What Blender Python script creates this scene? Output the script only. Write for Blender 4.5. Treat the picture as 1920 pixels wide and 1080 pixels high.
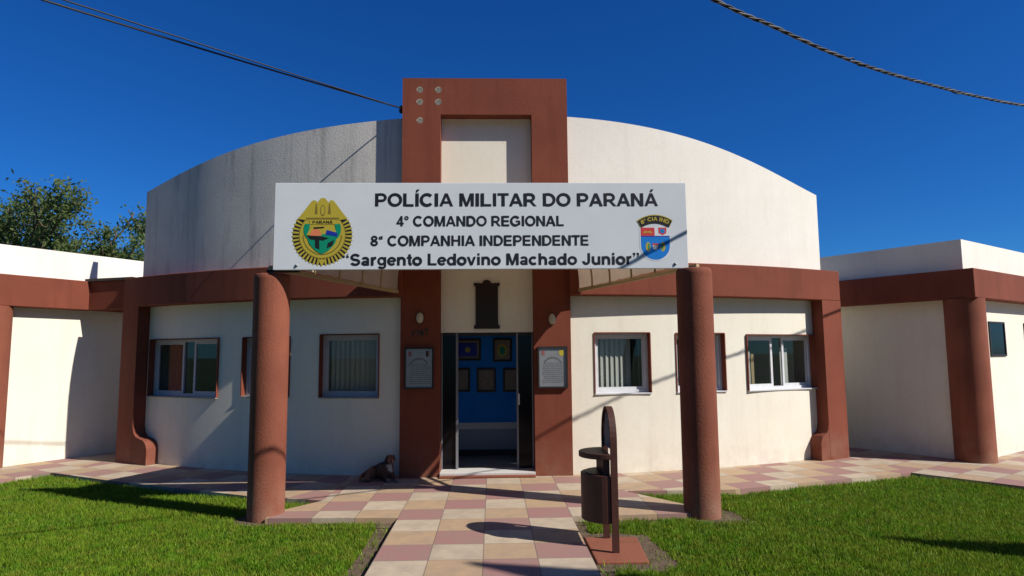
import bpy, bmesh, math, random
import numpy as np
from mathutils import Vector, Matrix
R = math.radians
rng = random.Random(7)
for o in list(bpy.data.objects): bpy.data.objects.remove(o)
sc = bpy.context.scene
col = sc.collection

# ------------------------------------------------------------ camera, sky, sun, exposure
W_PX, F_PX = 1920.0, 1232.1
PITCH, YAW, ROLL = 0.1017, 0.0306, -0.0082
cam_d = bpy.data.cameras.new('camera')
cam_d.sensor_width = 36.0
cam_d.lens = 36.0 * F_PX / W_PX
cam_d.clip_start = 0.05
cam_d.clip_end = 4000
cam = bpy.data.objects.new('camera', cam_d)
col.objects.link(cam)
fw = Vector((math.sin(YAW) * math.cos(PITCH), math.cos(YAW) * math.cos(PITCH), math.sin(PITCH)))
rt = Vector((math.cos(YAW), -math.sin(YAW), 0))
up = rt.cross(fw)
r2 = rt * math.cos(ROLL) + up * math.sin(ROLL)
u2 = -rt * math.sin(ROLL) + up * math.cos(ROLL)
m = Matrix((r2, u2, -fw)).transposed().to_4x4()
m.translation = Vector((0.0671, 0, 1.7))
cam.matrix_world = m
sc.camera = cam

SUN_AZ = R(26.3)                     # sun is right of the facade normal's plane, behind the camera
SUN_EL = math.atan(0.83)
sun_dir = Vector((math.cos(SUN_AZ) * math.cos(SUN_EL), -math.sin(SUN_AZ) * math.cos(SUN_EL), math.sin(SUN_EL)))
w = bpy.data.worlds.new('World'); sc.world = w; w.use_nodes = True
wn = w.node_tree.nodes; wl = w.node_tree.links
bg = wn['Background']
sky = wn.new('ShaderNodeTexSky'); sky.sky_type = 'NISHITA'; sky.sun_disc = False
sky.sun_elevation = SUN_EL
sky.sun_rotation = math.atan2(sun_dir.x, sun_dir.y)
sky.altitude = 900; sky.air_density = 1.0; sky.dust_density = 0.5; sky.ozone_density = 4.0
hs = wn.new('ShaderNodeHueSaturation'); hs.inputs['Saturation'].default_value = 1.25
tint = wn.new('ShaderNodeMix'); tint.data_type = 'RGBA'; tint.blend_type = 'MULTIPLY'; tint.inputs[0].default_value = 1
tint.inputs[7].default_value = (.36, .97, 1.62, 1)
wl.new(sky.outputs[0], hs.inputs['Color']); wl.new(hs.outputs[0], tint.inputs[6]); wl.new(tint.outputs[2], bg.inputs['Color'])
bg.inputs['Strength'].default_value = 0.05
sun_d = bpy.data.lights.new('sun', 'SUN'); sun_d.energy = 5.0; sun_d.angle = R(0.5); sun_d.color = (1.0, 0.95, 0.87)
sun = bpy.data.objects.new('sun', sun_d); col.objects.link(sun)
sun.rotation_euler = (-sun_dir).to_track_quat('-Z', 'Y').to_euler()
sun.location = sun_dir * 60
vs = sc.view_settings
vs.view_transform = 'Standard'; vs.look = 'None'; vs.gamma = 1; vs.use_curve_mapping = False
vs.exposure = 0.27

# ------------------------------------------------------------ materials
MATS = {}
def new_mat(name):
    m = bpy.data.materials.new(name); m.use_nodes = True; MATS[name] = m
    return m, m.node_tree.nodes, m.node_tree.links, m.node_tree.nodes['Principled BSDF']
def N(nodes, t, **kw):
    n = nodes.new(t)
    for k, v in kw.items(): setattr(n, k, v)
    return n
def noise(nodes, links, coord, scale, detail=4, rough=.6, out='Fac', stretch=None):
    n = N(nodes, 'ShaderNodeTexNoise'); n.inputs['Scale'].default_value = scale
    n.inputs['Detail'].default_value = detail; n.inputs['Roughness'].default_value = rough
    if stretch:
        mp = N(nodes, 'ShaderNodeMapping'); mp.inputs['Scale'].default_value = stretch
        links.new(coord, mp.inputs['Vector']); links.new(mp.outputs[0], n.inputs['Vector'])
    else: links.new(coord, n.inputs['Vector'])
    return n.outputs[out]
def ramp(nodes, links, fac, stops):
    r = N(nodes, 'ShaderNodeValToRGB')
    el = r.color_ramp.elements
    while len(el) < len(stops): el.new(0.5)
    for e, (p, c) in zip(el, stops):
        e.position = p; e.color = (c, c, c, 1) if not hasattr(c, '__len__') else (*c, 1)
    links.new(fac, r.inputs[0]); return r.outputs[0]
def mixc(nodes, links, fac, a, b, mode='MIX'):
    n = N(nodes, 'ShaderNodeMix', data_type='RGBA', blend_type=mode)
    def s(sock, v):
        if hasattr(v, '__len__'): sock.default_value = (*v, 1) if len(v) == 3 else v
        elif isinstance(v, (int, float)): sock.default_value = v
        else: links.new(v, sock)
    s(n.inputs[0], fac); s(n.inputs[6], a); s(n.inputs[7], b)
    return n.outputs[2]
def bump(nodes, links, h, strength, dist, bsdf):
    b = N(nodes, 'ShaderNodeBump'); b.inputs['Strength'].default_value = strength; b.inputs['Distance'].default_value = dist
    links.new(h, b.inputs['Height']); links.new(b.outputs[0], bsdf.inputs['Normal'])
def geo_pos(nodes):
    return N(nodes, 'ShaderNodeNewGeometry').outputs['Position']

def stucco(name, c, c2, stain=(.5, .5, .5), stain_amt=.25, b=.5, grain=90, rough=.85, splash=0.0):
    m, n, l, p = new_mat(name)
    pos = geo_pos(n)
    a = noise(n, l, pos, 1.3, 5)
    base = mixc(n, l, ramp(n, l, a, [(.35, 0.), (.68, 1.)]), c, c2)
    st = noise(n, l, pos, 1.0, 6, .7, stretch=(5, 5, .45))
    fac = ramp(n, l, st, [(.5, 0.), (.72, stain_amt)])
    base = mixc(n, l, fac, base, stain, 'MULTIPLY')
    fine = noise(n, l, pos, 14, 4, .7)
    base = mixc(n, l, ramp(n, l, fine, [(.35, .0), (.75, .16)]), base, tuple(x * .7 for x in c))
    if splash:
        sx = N(n, 'ShaderNodeSeparateXYZ'); l.new(pos, sx.inputs[0])
        mr = N(n, 'ShaderNodeMapRange'); mr.inputs[1].default_value = .0; mr.inputs[2].default_value = .55
        mr.inputs[3].default_value = splash; mr.inputs[4].default_value = 0
        nz = noise(n, l, pos, 3.5, 5)
        mu = N(n, 'ShaderNodeMath', operation='MULTIPLY'); l.new(sx.outputs[2], mr.inputs[0])
        l.new(mr.outputs[0], mu.inputs[0]); l.new(ramp(n, l, nz, [(.35, 0.), (.7, 1.)]), mu.inputs[1])
        base = mixc(n, l, mu.outputs[0], base, (.38, .28, .2))
    l.new(base, p.inputs['Base Color']); p.inputs['Roughness'].default_value = rough
    p.inputs['Specular IOR Level'].default_value = .25
    h = noise(n, l, pos, grain, 3, .6)
    bump(n, l, h, b, .006, p)
    return m
stucco('cream_paint', (.80, .755, .645), (.77, .715, .595), (.66, .62, .56), .2, .4, splash=.3)
stucco('parapet_paint', (.81, .77, .70), (.765, .72, .64), (.6, .59, .57), .16, .4, grain=60)
stucco('brown_paint', (.212, .057, .032), (.17, .045, .026), (.55, .5, .48), .4, .6, splash=.3)
stucco('column_paint', (.25, .080, .047), (.185, .056, .033), (.55, .5, .48), .5, .9, 60, splash=.35)
stucco('concrete_grey', (.35, .33, .31), (.28, .27, .25), (.5, .5, .5), .4, .5)
stucco('slab_red', (.25, .085, .05), (.2, .07, .042), (.5, .45, .4), .4, .4)
stucco('interior_white', (.78, .78, .77), (.74, .74, .73), (.8, .8, .8), .1, .1)
stucco('interior_blue', (.012, .25, .82), (.01, .22, .76), (.8, .8, .8), .1, .1)

stucco('weathered_shade_paint', (.76, .725, .66), (.64, .615, .57), (.34, .345, .35), .65, .6, grain=55)  # left parapet: streaky weathering, with a darker base painted in for its shade
def plain(name, c, rough=.6, metal=0, spec=.4, var=.12, scale=25):
    m, n, l, p = new_mat(name)
    pos = geo_pos(n)
    a = noise(n, l, pos, scale, 4)
    l.new(mixc(n, l, ramp(n, l, a, [(.3, 0.), (.7, 1.)]), c, tuple(x * (1 - var) for x in c)), p.inputs['Base Color'])
    p.inputs['Roughness'].default_value = rough; p.inputs['Metallic'].default_value = metal
    p.inputs['Specular IOR Level'].default_value = spec
    return m
plain('sign_white', (.66, .70, .75), .45, var=.06, scale=3)
plain('ink', (.012, .013, .022), .5)
plain('gold', (.50, .40, .045), .5, var=.2, scale=60)
plain('gold_dark', (.20, .15, .03), .5)
plain('emblem_black', (.012, .012, .014), .5)
plain('emblem_green', (.0, .26, .15), .5)
plain('emblem_red', (.62, .05, .05), .5)
plain('emblem_orange', (.75, .22, .10), .5)
plain('emblem_blue', (.0, .20, .68), .5)
plain('emblem_navy', (.01, .03, .34), .5)
plain('emblem_white', (.72, .74, .78), .5)
plain('aluminium', (.46, .46, .5), .45, .0, .5, .15, 8)
plain('aluminium_white', (.66, .66, .68), .45, .0, .5, .1, 8)
plain('door_metal', (.22, .22, .24), .5, var=.2)
plain('dark_frame', (.022, .018, .018), .5)
plain('bronze', (.035, .018, .013), .4, .3)
plain('plaque_metal', (.30, .31, .33), .35, .35, .5, .1, 8)
plain('plaque_ink', (.12, .12, .13), .5)
plain('lamp_white', (.55, .48, .35), .4)
plain('niche_white', (.8, .78, .72), .6)
plain('faded_red', (.26, .10, .10), .5)
plain('number_iron', (.015, .03, .026), .5)
plain('cable_black', (.02, .02, .022), .55, var=.3)
plain('cable_grey', (.11, .10, .095), .55, var=.3)
plain('blind', (.62, .60, .55), .8, var=.1)
plain('curtain', (.22, .15, .13), .8, var=.2)
plain('bin_brown', (.075, .026, .017), .5, 0, .4, .3, 12)
plain('bin_plate', (.22, .23, .25), .5, 0, .4, .5, 18)
plain('floor_tile', (.40, .41, .43), .25, 0, .5)
plain('wainscot_grey', (.34, .38, .46), .45)
plain('paper', (.33, .28, .22), .6, 0, .3, .4, 20)
plain('bark', (.16, .12, .085), .9, 0, .2, .5, 9)
plain('threshold', (.62, .6, .57), .5)
plain('wood_pale', (.45, .33, .18), .6)

def fur():
    m, n, l, p = new_mat('dog_fur')
    a = N(n, 'ShaderNodeAttribute', attribute_name='coat')
    nz = noise(n, l, geo_pos(n), 60, 4, .7)
    l.new(mixc(n, l, ramp(n, l, nz, [(.3, 0.), (.7, .45)]), a.outputs['Color'], (.02, .012, .01)), p.inputs['Base Color'])
    p.inputs['Roughness'].default_value = .75
    bump(n, l, nz, .6, .01, p)
fur()
def glass():
    m, n, l, p = new_mat('glass')
    n.remove(p)
    t = N(n, 'ShaderNodeBsdfTransparent'); t.inputs[0].default_value = (.72, .76, .76, 1)
    g = N(n, 'ShaderNodeBsdfGlossy'); g.inputs['Roughness'].default_value = .01
    lw = N(n, 'ShaderNodeLayerWeight'); pw = N(n, 'ShaderNodeMath', operation='POWER'); pw.inputs[1].default_value = 4
    l.new(lw.outputs['Facing'], pw.inputs[0]); fr = N(n, 'ShaderNodeMath', operation='MULTIPLY_ADD'); l.new(pw.outputs[0], fr.inputs[0]); fr.inputs[1].default_value = .9; fr.inputs[2].default_value = .05
    mx = N(n, 'ShaderNodeMixShader')
    l.new(fr.outputs[0], mx.inputs[0]); l.new(t.outputs[0], mx.inputs[1]); l.new(g.outputs[0], mx.inputs[2])
    l.new(mx.outputs[0], n['Material Output'].inputs[0])
    m2, n, l, p = new_mat('dark_glass')
    p.inputs['Base Color'].default_value = (.006, .006, .009, 1); p.inputs['Roughness'].default_value = .12; p.inputs['Specular IOR Level'].default_value = .15
glass()
def awning():
    m, n, l, p = new_mat('awning_sheet')
    pos = geo_pos(n)
    a = noise(n, l, pos, 3, 5)
    c = mixc(n, l, ramp(n, l, a, [(.3, 0.), (.7, 1.)]), (.60, .47, .36), (.50, .39, .30))
    l.new(c, p.inputs['Base Color']); p.inputs['Roughness'].default_value = .6
    t = N(n, 'ShaderNodeBsdfTranslucent'); l.new(c, t.inputs[0])
    mx = N(n, 'ShaderNodeMixShader'); mx.inputs[0].default_value = .30
    l.new(p.outputs[0], mx.inputs[1]); l.new(t.outputs[0], mx.inputs[2])
    l.new(mx.outputs[0], n['Material Output'].inputs[0])
awning()
def tiles(name, x0, y0, ang, k0):
    # painted concrete tiles in three colours running in diagonal stripes; ang rotates the laying direction
    m, n, l, p = new_mat(name)
    T = .4593
    pos = geo_pos(n)
    mp = N(n, 'ShaderNodeMapping'); mp.vector_type = 'TEXTURE'
    mp.inputs['Location'].default_value = (x0, y0, 0); mp.inputs['Rotation'].default_value = (0, 0, ang)
    mp.inputs['Scale'].default_value = (T, T, 1)
    l.new(pos, mp.inputs['Vector'])
    sx = N(n, 'ShaderNodeSeparateXYZ'); l.new(mp.outputs[0], sx.inputs[0])
    def M(op, a, b=None, c=None):
        q = N(n, 'ShaderNodeMath', operation=op)
        for s, v in zip(q.inputs, (a, b, c)):
            if v is None: continue
            if isinstance(v, (int, float)): s.default_value = v
            else: l.new(v, s)
        return q.outputs[0]
    fx, fy = M('FLOOR', sx.outputs[0]), M('FLOOR', sx.outputs[1])
    idx = M('FLOORED_MODULO', M('ADD', M('SUBTRACT', fx, fy), k0), 3.0)
    cream, sand, pink = (.50, .405, .29), (.45, .30, .17), (.32, .15, .138)
    c = mixc(n, l, M('GREATER_THAN', idx, .5), cream, sand)
    c = mixc(n, l, M('GREATER_THAN', idx, 1.5), c, pink)
    cmb = N(n, 'ShaderNodeCombineXYZ'); l.new(fx, cmb.inputs[0]); l.new(fy, cmb.inputs[1])
    wn_ = N(n, 'ShaderNodeTexWhiteNoise', noise_dimensions='3D'); l.new(cmb.outputs[0], wn_.inputs['Vector'])
    c = mixc(n, l, M('MULTIPLY', wn_.outputs['Value'], .28), c, (.30, .24, .18))
    nz = noise(n, l, pos, 5, 6, .7)
    c = mixc(n, l, ramp(n, l, nz, [(.40, 0.), (.72, .55)]), c, (.24, .19, .15))
    sp = noise(n, l, pos, 110, 3, .7)
    c = mixc(n, l, ramp(n, l, sp, [(.45, 0.), (.75, .35)]), c, (.2, .16, .13))
    ex = M('ABSOLUTE', M('SUBTRACT', M('FRACT', sx.outputs[0]), .5)); ey = M('ABSOLUTE', M('SUBTRACT', M('FRACT', sx.outputs[1]), .5))
    g = M('GREATER_THAN', M('MAXIMUM', ex, ey), .4905)
    c = mixc(n, l, M('MULTIPLY', g, .8), c, (.13, .10, .08))
    l.new(c, p.inputs['Base Color']); p.inputs['Roughness'].default_value = .8
    h = M('SUBTRACT', M('MULTIPLY', sp, .25), g)
    bump(n, l, h, .35, .006, p)
tiles('tiles_path', -.9377, 8.0077, 0, 9)
tiles('tiles_left', -2.0, 8.07, R(-26.5), 0)
tiles('tiles_right', 1.76, 8.36, R(16), 1)
tiles('tiles_far_left', -6.58, 10.31, R(56), 0)
tiles('tiles_far_right', 5.98, 9.34, R(-55), 0)
def soil():
    m, n, l, p = new_mat('soil')
    pos = geo_pos(n)
    a = noise(n, l, pos, 9, 8, .75)
    l.new(ramp(n, l, a, [(.3, (.05, .033, .02)), (.7, (.17, .115, .07))]), p.inputs['Base Color'])
    p.inputs['Roughness'].default_value = .95
    bump(n, l, a, .8, .03, p)
    m, n, l, p = new_mat('lawn_base')
    pos = geo_pos(n)
    a = noise(n, l, pos, 2.2, 6, .7)
    l.new(ramp(n, l, a, [(.3, (.025, .065, .006)), (.7, (.06, .10, .012))]), p.inputs['Base Color'])
    p.inputs['Roughness'].default_value = .95
soil()
def leafy(name, c_lo, c_hi, scale, trans=.35, mottle=False):
    m, n, l, p = new_mat(name)
    pos = geo_pos(n)
    a = noise(n, l, pos, scale, 5, .7)
    c = ramp(n, l, a, [(.32, c_lo), (.68, c_hi)])
    if mottle:
        o1 = noise(n, l, pos, 7, 5, .75); c = mixc(n, l, ramp(n, l, o1, [(.42, 0.), (.60, .9)]), c, (.23, .22, .03))
        o2 = noise(n, l, pos, 11, 4, .7, stretch=(1.3, 1, 1)); c = mixc(n, l, ramp(n, l, o2, [(.46, 0.), (.62, .9)]), c, (.025, .095, .005))
        o3 = noise(n, l, pos, .8, 3, .6); c = mixc(n, l, ramp(n, l, o3, [(.45, 0.), (.65, .5)]), c, (.18, .23, .02))
    at = N(n, 'ShaderNodeAttribute', attribute_name='tone')
    c = mixc(n, l, at.outputs['Fac'], c, tuple(x * y for x, y in zip(c_hi, (1.5, 1.15, 1.3))))
    l.new(c, p.inputs['Base Color']); p.inputs['Roughness'].default_value = .6; p.inputs['Specular IOR Level'].default_value = .2
    t = N(n, 'ShaderNodeBsdfTranslucent'); l.new(c, t.inputs[0])
    mx = N(n, 'ShaderNodeMixShader'); mx.inputs[0].default_value = trans
    l.new(p.outputs[0], mx.inputs[1]); l.new(t.outputs[0], mx.inputs[2])
    l.new(mx.outputs[0], n['Material Output'].inputs[0])
leafy('grass', (.046, .18, .005), (.155, .32, .014), 1.4, .3, mottle=True)
leafy('tree_leaf', (.045, .10, .03), (.135, .195, .06), .55, .45)
leafy('conifer_leaf', (.02, .05, .012), (.05, .08, .02), 2, .2)

# ------------------------------------------------------------ mesh helpers
class MB:
    def __init__(s): s.v = []; s.f = []; s.mi = []; s.sm = []; s.mats = []
    def mat(s, name):
        if name not in s.mats: s.mats.append(name)
        return s.mats.index(name)
    def add(s, vs, fs, mat=None, smooth=False):
        b = len(s.v); s.v += [tuple(x) for x in vs]
        k = s.mat(mat) if mat else 0
        for f in fs:
            s.f.append(tuple(b + i for i in f)); s.mi.append(k); s.sm.append(smooth)
    def prism(s, poly, z0, z1, mat=None):
        n = len(poly)
        a = sum(poly[i][0] * poly[(i + 1) % n][1] - poly[(i + 1) % n][0] * poly[i][1] for i in range(n))
        if a < 0: poly = poly[::-1]
        vs = [(x, y, z0) for x, y in poly] + [(x, y, z1) for x, y in poly]
        s.add(vs, [tuple(range(n - 1, -1, -1)), tuple(range(n, 2 * n))] + [(i, (i + 1) % n, n + (i + 1) % n, n + i) for i in range(n)], mat)
    def box(s, x0, x1, y0, y1, z0, z1, mat=None, xf=None):
        vs = [(x0, y0, z0), (x1, y0, z0), (x1, y1, z0), (x0, y1, z0), (x0, y0, z1), (x1, y0, z1), (x1, y1, z1), (x0, y1, z1)]
        if xf: vs = [xf(v) for v in vs]
        s.add(vs, [(3, 2, 1, 0), (4, 5, 6, 7), (0, 1, 5, 4), (1, 2, 6, 5), (2, 3, 7, 6), (3, 0, 4, 7)], mat)
    def slab_xz(s, poly, y0, y1, mat=None, xf=None):
        # polygon in the x-z plane extruded along y (y0 = front, smaller)
        n = len(poly)
        a = sum(poly[i][0] * poly[(i + 1) % n][1] - poly[(i + 1) % n][0] * poly[i][1] for i in range(n))
        if a < 0: poly = poly[::-1]
        vs = [(x, y0, z) for x, z in poly] + [(x, y1, z) for x, z in poly]
        if xf: vs = [xf(v) for v in vs]
        s.add(vs, [tuple(range(n)), tuple(range(2 * n - 1, n - 1, -1))] + [((i + 1) % n, i, n + i, n + (i + 1) % n) for i in range(n)], mat)
    def tube(s, pts, r, n=8, mat=None, caps=True):
        pts = [Vector(p) for p in pts]; rings = []
        b = len(s.v); k = s.mat(mat) if mat else 0
        prev = None
        for i, p in enumerate(pts):
            t = (pts[min(i + 1, len(pts) - 1)] - pts[max(i - 1, 0)]).normalized()
            if prev is None:
                a = Vector((0, 0, 1)) if abs(t.z) < .9 else Vector((1, 0, 0))
                e1 = t.cross(a).normalized()
            else: e1 = (prev - t * prev.dot(t)).normalized()
            prev = e1; e2 = t.cross(e1)
            rr = r[i] if hasattr(r, '__len__') else r
            for j in range(n):
                q = 2 * math.pi * j / n
                s.v.append(tuple(p + e1 * (rr * math.cos(q)) + e2 * (rr * math.sin(q))))
        for i in range(len(pts) - 1):
            for j in range(n):
                s.f.append((b + i * n + j, b + i * n + (j + 1) % n, b + (i + 1) * n + (j + 1) % n, b + (i + 1) * n + j)); s.mi.append(k); s.sm.append(True)
        if caps:
            s.f.append(tuple(b + j for j in range(n - 1, -1, -1))); s.mi.append(k); s.sm.append(False)
            e = b + (len(pts) - 1) * n
            s.f.append(tuple(e + j for j in range(n))); s.mi.append(k); s.sm.append(False)
    def lathe(s, c, prof, n=32, mat=None, smooth=True):
        # prof: list of (radius, z) from bottom to top round a vertical axis at c
        b = len(s.v); k = s.mat(mat) if mat else 0
        for (r, z) in prof:
            for j in range(n):
                q = 2 * math.pi * j / n; s.v.append((c[0] + r * math.cos(q), c[1] + r * math.sin(q), c[2] + z))
        for i in range(len(prof) - 1):
            for j in range(n):
                s.f.append((b + i * n + j, b + i * n + (j + 1) % n, b + (i + 1) * n + (j + 1) % n, b + (i + 1) * n + j)); s.mi.append(k); s.sm.append(smooth)
        s.f.append(tuple(b + j for j in range(n - 1, -1, -1))); s.mi.append(k); s.sm.append(False)
        e = b + (len(prof) - 1) * n
        s.f.append(tuple(e + j for j in range(n))); s.mi.append(k); s.sm.append(False)
    def build(s, name, mat=None, parent=None, bevel=0):
        me = bpy.data.meshes.new(name); me.from_pydata(s.v, [], s.f)
        for k in (s.mats or [mat]): me.materials.append(MATS[k])
        me.polygons.foreach_set('material_index', s.mi); me.polygons.foreach_set('use_smooth', s.sm); me.update()
        o = bpy.data.objects.new(name, me); col.objects.link(o)
        if parent: o.parent = parent
        if bevel:
            bv = o.modifiers.new('bevel', 'BEVEL'); bv.width = bevel; bv.segments = 2; bv.limit_method = 'ANGLE'; bv.angle_limit = R(50)
        return o
def tag(o, label=None, cat=None, group=None, kind=None):
    for k, v in (('label', label), ('category', cat), ('group', group), ('kind', kind)):
        if v: o[k] = v
    return o
def empty(name, loc, label, cat, group=None):
    # things are built in world coordinates; the empty marks the base, parts keep their place
    o = bpy.data.objects.new(name, None); o.empty_display_size = .3; col.objects.link(o); o.location = loc
    return tag(o, label, cat, group)
def attach(o, parent):
    o.parent = parent; o.matrix_parent_inverse = Matrix.Translation(-Vector(parent.location)) if parent.type == 'EMPTY' else Matrix()
    return o
def part(mb, name, mat, parent, bevel=0, label=None):
    o = mb.build(name, mat, None, bevel); attach(o, parent)
    if label: o['label'] = label
    return o

# ------------------------------------------------------------ bold sans lettering drawn as strokes
def arc(cx, cy, rx, ry, a0, a1, n=14):
    return [(cx + rx * math.cos(R(a0 + (a1 - a0) * i / n)), cy + ry * math.sin(R(a0 + (a1 - a0) * i / n))) for i in range(n + 1)]
def rc(x0, x1, y0, y1):
    e = .022 if y1 - y0 > x1 - x0 else 0; f = .012 if not e else 0
    return ('p', [(x0 - e, y0 - f), (x1 + e, y0 - f), (x1 + e, y1 + f), (x0 - e, y1 + f)])
SW = .225
def st(*pts, w=SW): return ('s', list(pts), w)
def stl(pts, w=SW): return ('s', pts, w)
def ring(cx, cy, rx, ry, w=SW): return ('s', arc(cx, cy, rx, ry, 0, 360, 24), w)
V1 = rc(.07, .27, 0, 1)
P_ = [V1, stl([(.27, .915)] + arc(.52, .675, .27, .24, 90, -90, 12) + [(.27, .435)], .17)]
n_ = lambda top: [rc(.08, .26, 0, top), stl([(.22, .38)] + arc(.43, .42, .245, .22, 165, 0, 10) + [(.675, 0)])]
A_ = [('p', [(0, 0), (.22, 0), (.61, 1), (.395, 1)]), ('p', [(1.008, 0), (.788, 0), (.40, 1), (.613, 1)]), rc(.24, .76, .22, .385)]
ACC = lambda x: ('p', [(x, 1.08), (x + .14, 1.08), (x + .30, 1.3), (x + .08, 1.3)])
GL = {
 ' ': (.388, []), 'P': (.931, P_), 'O': (1.087, [ring(.5435, .5, .415, .415)]),
 'L': (.853, [V1, rc(.27, .80, 0, .17)]), 'I': (.388, [rc(.095, .295, 0, 1)]), 'Í': (.388, [rc(.095, .295, 0, 1), ACC(.08)]),
 'C': (1.008, [stl(arc(.52, .5, .405, .415, 42, 318, 20))]), 'A': (1.008, A_), 'Á': (1.008, A_ + [ACC(.42)]),
 'M': (1.163, [rc(.08, .26, 0, 1), rc(.903, 1.083, 0, 1), ('p', [(.1, 1), (.345, 1), (.665, 0), (.50, 0)]), ('p', [(1.063, 1), (.818, 1), (.498, 0), (.663, 0)])]),
 'T': (.853, [rc(.02, .833, .83, 1), rc(.327, .527, 0, .83)]),
 'R': (1.008, P_ + [('p', [(.38, .44), (.6, .46), (1.0, 0), (.76, 0)])]),
 'D': (1.008, [V1, stl([(.27, .915), (.45, .915)] + arc(.45, .5, .42, .415, 85, -85, 14) + [(.45, .085), (.27, .085)], .18)]),
 'N': (1.008, [rc(.08, .27, 0, 1), rc(.738, .928, 0, 1), ('p', [(.1, 1), (.29, 1), (.91, 0), (.72, 0)])]),
 'E': (.931, [V1, rc(.27, .84, 0, .17), rc(.27, .79, .42, .58), rc(.27, .83, .83, 1)]),
 'G': (1.087, [stl(arc(.53, .5, .415, .415, 38, 330, 20)), rc(.57, 1.0, .38, .54), rc(.83, 1.0, .12, .40)]),
 'H': (1.008, [rc(.08, .27, 0, 1), rc(.738, .928, 0, 1), rc(.27, .738, .42, .59)]),
 'S': (.931, [stl(arc(.46, .71, .30, .205, 15, 265, 14) + arc(.46, .29, .32, .205, 85, -165, 14), .18)]),
 'J': (.777, [stl([(.59, 1), (.59, .3)] + arc(.36, .3, .23, .21, 0, -185, 10))]),
 '4': (.777, [rc(.44, .62, 0, 1), rc(.03, .76, .2, .36), ('p', [(.03, .3), (.24, .3), (.62, 1), (.44, 1)])]),
 '8': (.777, [ring(.39, .735, .225, .175, .17), ring(.39, .28, .265, .19, .18)]),
 '1': (.777, [rc(.34, .54, 0, 1), ('p', [(.1, .72), (.34, .8), (.34, 1), (.1, .84)])]),
 '7': (.777, [rc(.05, .73, .83, 1), ('p', [(.2, 0), (.4, 0), (.73, .85), (.53, .85)])]),
 '6': (.777, [ring(.39, .31, .26, .22, .17), stl(arc(.55, .45, .42, .46, 95, 175, 10), .17)]),
 'º': (.51, [ring(.25, .80, .15, .14, .1)]), 'ª': (.517, [ring(.21, .77, .11, .10, .09), rc(.31, .41, .64, .96)]),
 'a': (.777, [ring(.345, .205, .21, .125, .15), stl([(.585, 0), (.585, .48)] + arc(.36, .50, .225, .15, 0, 160, 8), .17)]),
 'r': (.543, [rc(.08, .26, 0, .725), stl(arc(.46, .38, .26, .265, 170, 82, 8))]),
 'g': (.853, [ring(.40, .37, .26, .27, .17), stl([(.685, .725), (.685, 0)] + arc(.42, -.03, .265, .17, 0, -160, 10), .17)]),
 'e': (.777, [stl(arc(.39, .36, .285, .28, 0, 322, 18), .17), rc(.14, .67, .30, .43)]),
 'n': (.853, n_(.725)), 'h': (.853, n_(1)), 'o': (.853, [ring(.426, .36, .30, .28)]),
 't': (.465, [stl([(.25, .95), (.25, .2), (.30, .105), (.44, .09)], .18), rc(.03, .45, .59, .725)]),
 'd': (.853, [ring(.40, .36, .265, .28, .17), rc(.60, .78, 0, 1)]),
 'v': (.777, [('p', [(.01, .725), (.21, .725), (.48, 0), (.29, 0)]), ('p', [(.767, .725), (.567, .725), (.30, 0), (.49, 0)])]),
 'i': (.388, [rc(.1, .29, 0, .725), rc(.1, .29, .83, 1)]), 'c': (.777, [stl(arc(.40, .36, .29, .28, 45, 315, 14))]),
 'u': (.853, [rc(.595, .775, 0, .725), stl([(.175, .725), (.175, .3)] + arc(.42, .3, .245, .22, 180, 345, 10))]),
 '“': (.698, [rc(.08, .28, .66, .83), rc(.40, .60, .66, .83), ('p', [(.08, .83), (.17, .83), (.27, .98), (.17, 1.0)]), ('p', [(.40, .83), (.49, .83), (.59, .98), (.49, 1.0)])]),
 '”': (.698, [rc(.08, .28, .83, 1.0), rc(.40, .60, .83, 1.0), ('p', [(.28, .83), (.19, .83), (.09, .66), (.19, .65)]), ('p', [(.60, .83), (.51, .83), (.41, .66), (.51, .65)])]),
}
def stroke_poly(pts, w):
    n = len(pts); Lp, Rp = [], []
    closed = abs(pts[0][0] - pts[-1][0]) + abs(pts[0][1] - pts[-1][1]) < 1e-6
    for i, p in enumerate(pts):
        a = pts[i - 1] if i > 0 else (pts[-2] if closed else p); b = pts[i + 1] if i < n - 1 else (pts[1] if closed else p)
        tx, ty = b[0] - a[0], b[1] - a[1]; d = math.hypot(tx, ty) or 1
        nx, ny = -ty / d, tx / d
        Lp.append((p[0] + nx * w / 2, p[1] + ny * w / 2)); Rp.append((p[0] - nx * w / 2, p[1] - ny * w / 2))
    return Lp, Rp
def text(mb, s, x0, x1, z0, cap, to3d, mat, lift0=.0015):
    # to3d(u, v, lift): places a point of the flat lettering; each stroke sits a hair above the last so none share a plane
    tot = sum(GL[c][0] for c in s); sx = (x1 - x0) / (tot * 1.0)
    x = x0; k = 0
    for c in s:
        adv, items = GL[c]
        for it in items:
            lift = lift0 + (k % 9) * .00025; k += 1
            if it[0] == 'p':
                vs = [to3d(x + a * sx, z0 + b * cap, lift) for a, b in it[1]]
                mb.add(vs, [tuple(range(len(vs)))], mat)
            else:
                Lp, Rp = stroke_poly(it[1], max(it[2], min(.225, it[2] + .035)))
                vs = [to3d(x + a * sx, z0 + b * cap, lift) for a, b in Lp + Rp]; n = len(Lp)
                mb.add(vs, [(i, i + 1, n + i + 1, n + i) for i in range(n - 1)], mat)
        x += adv * sx

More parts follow.
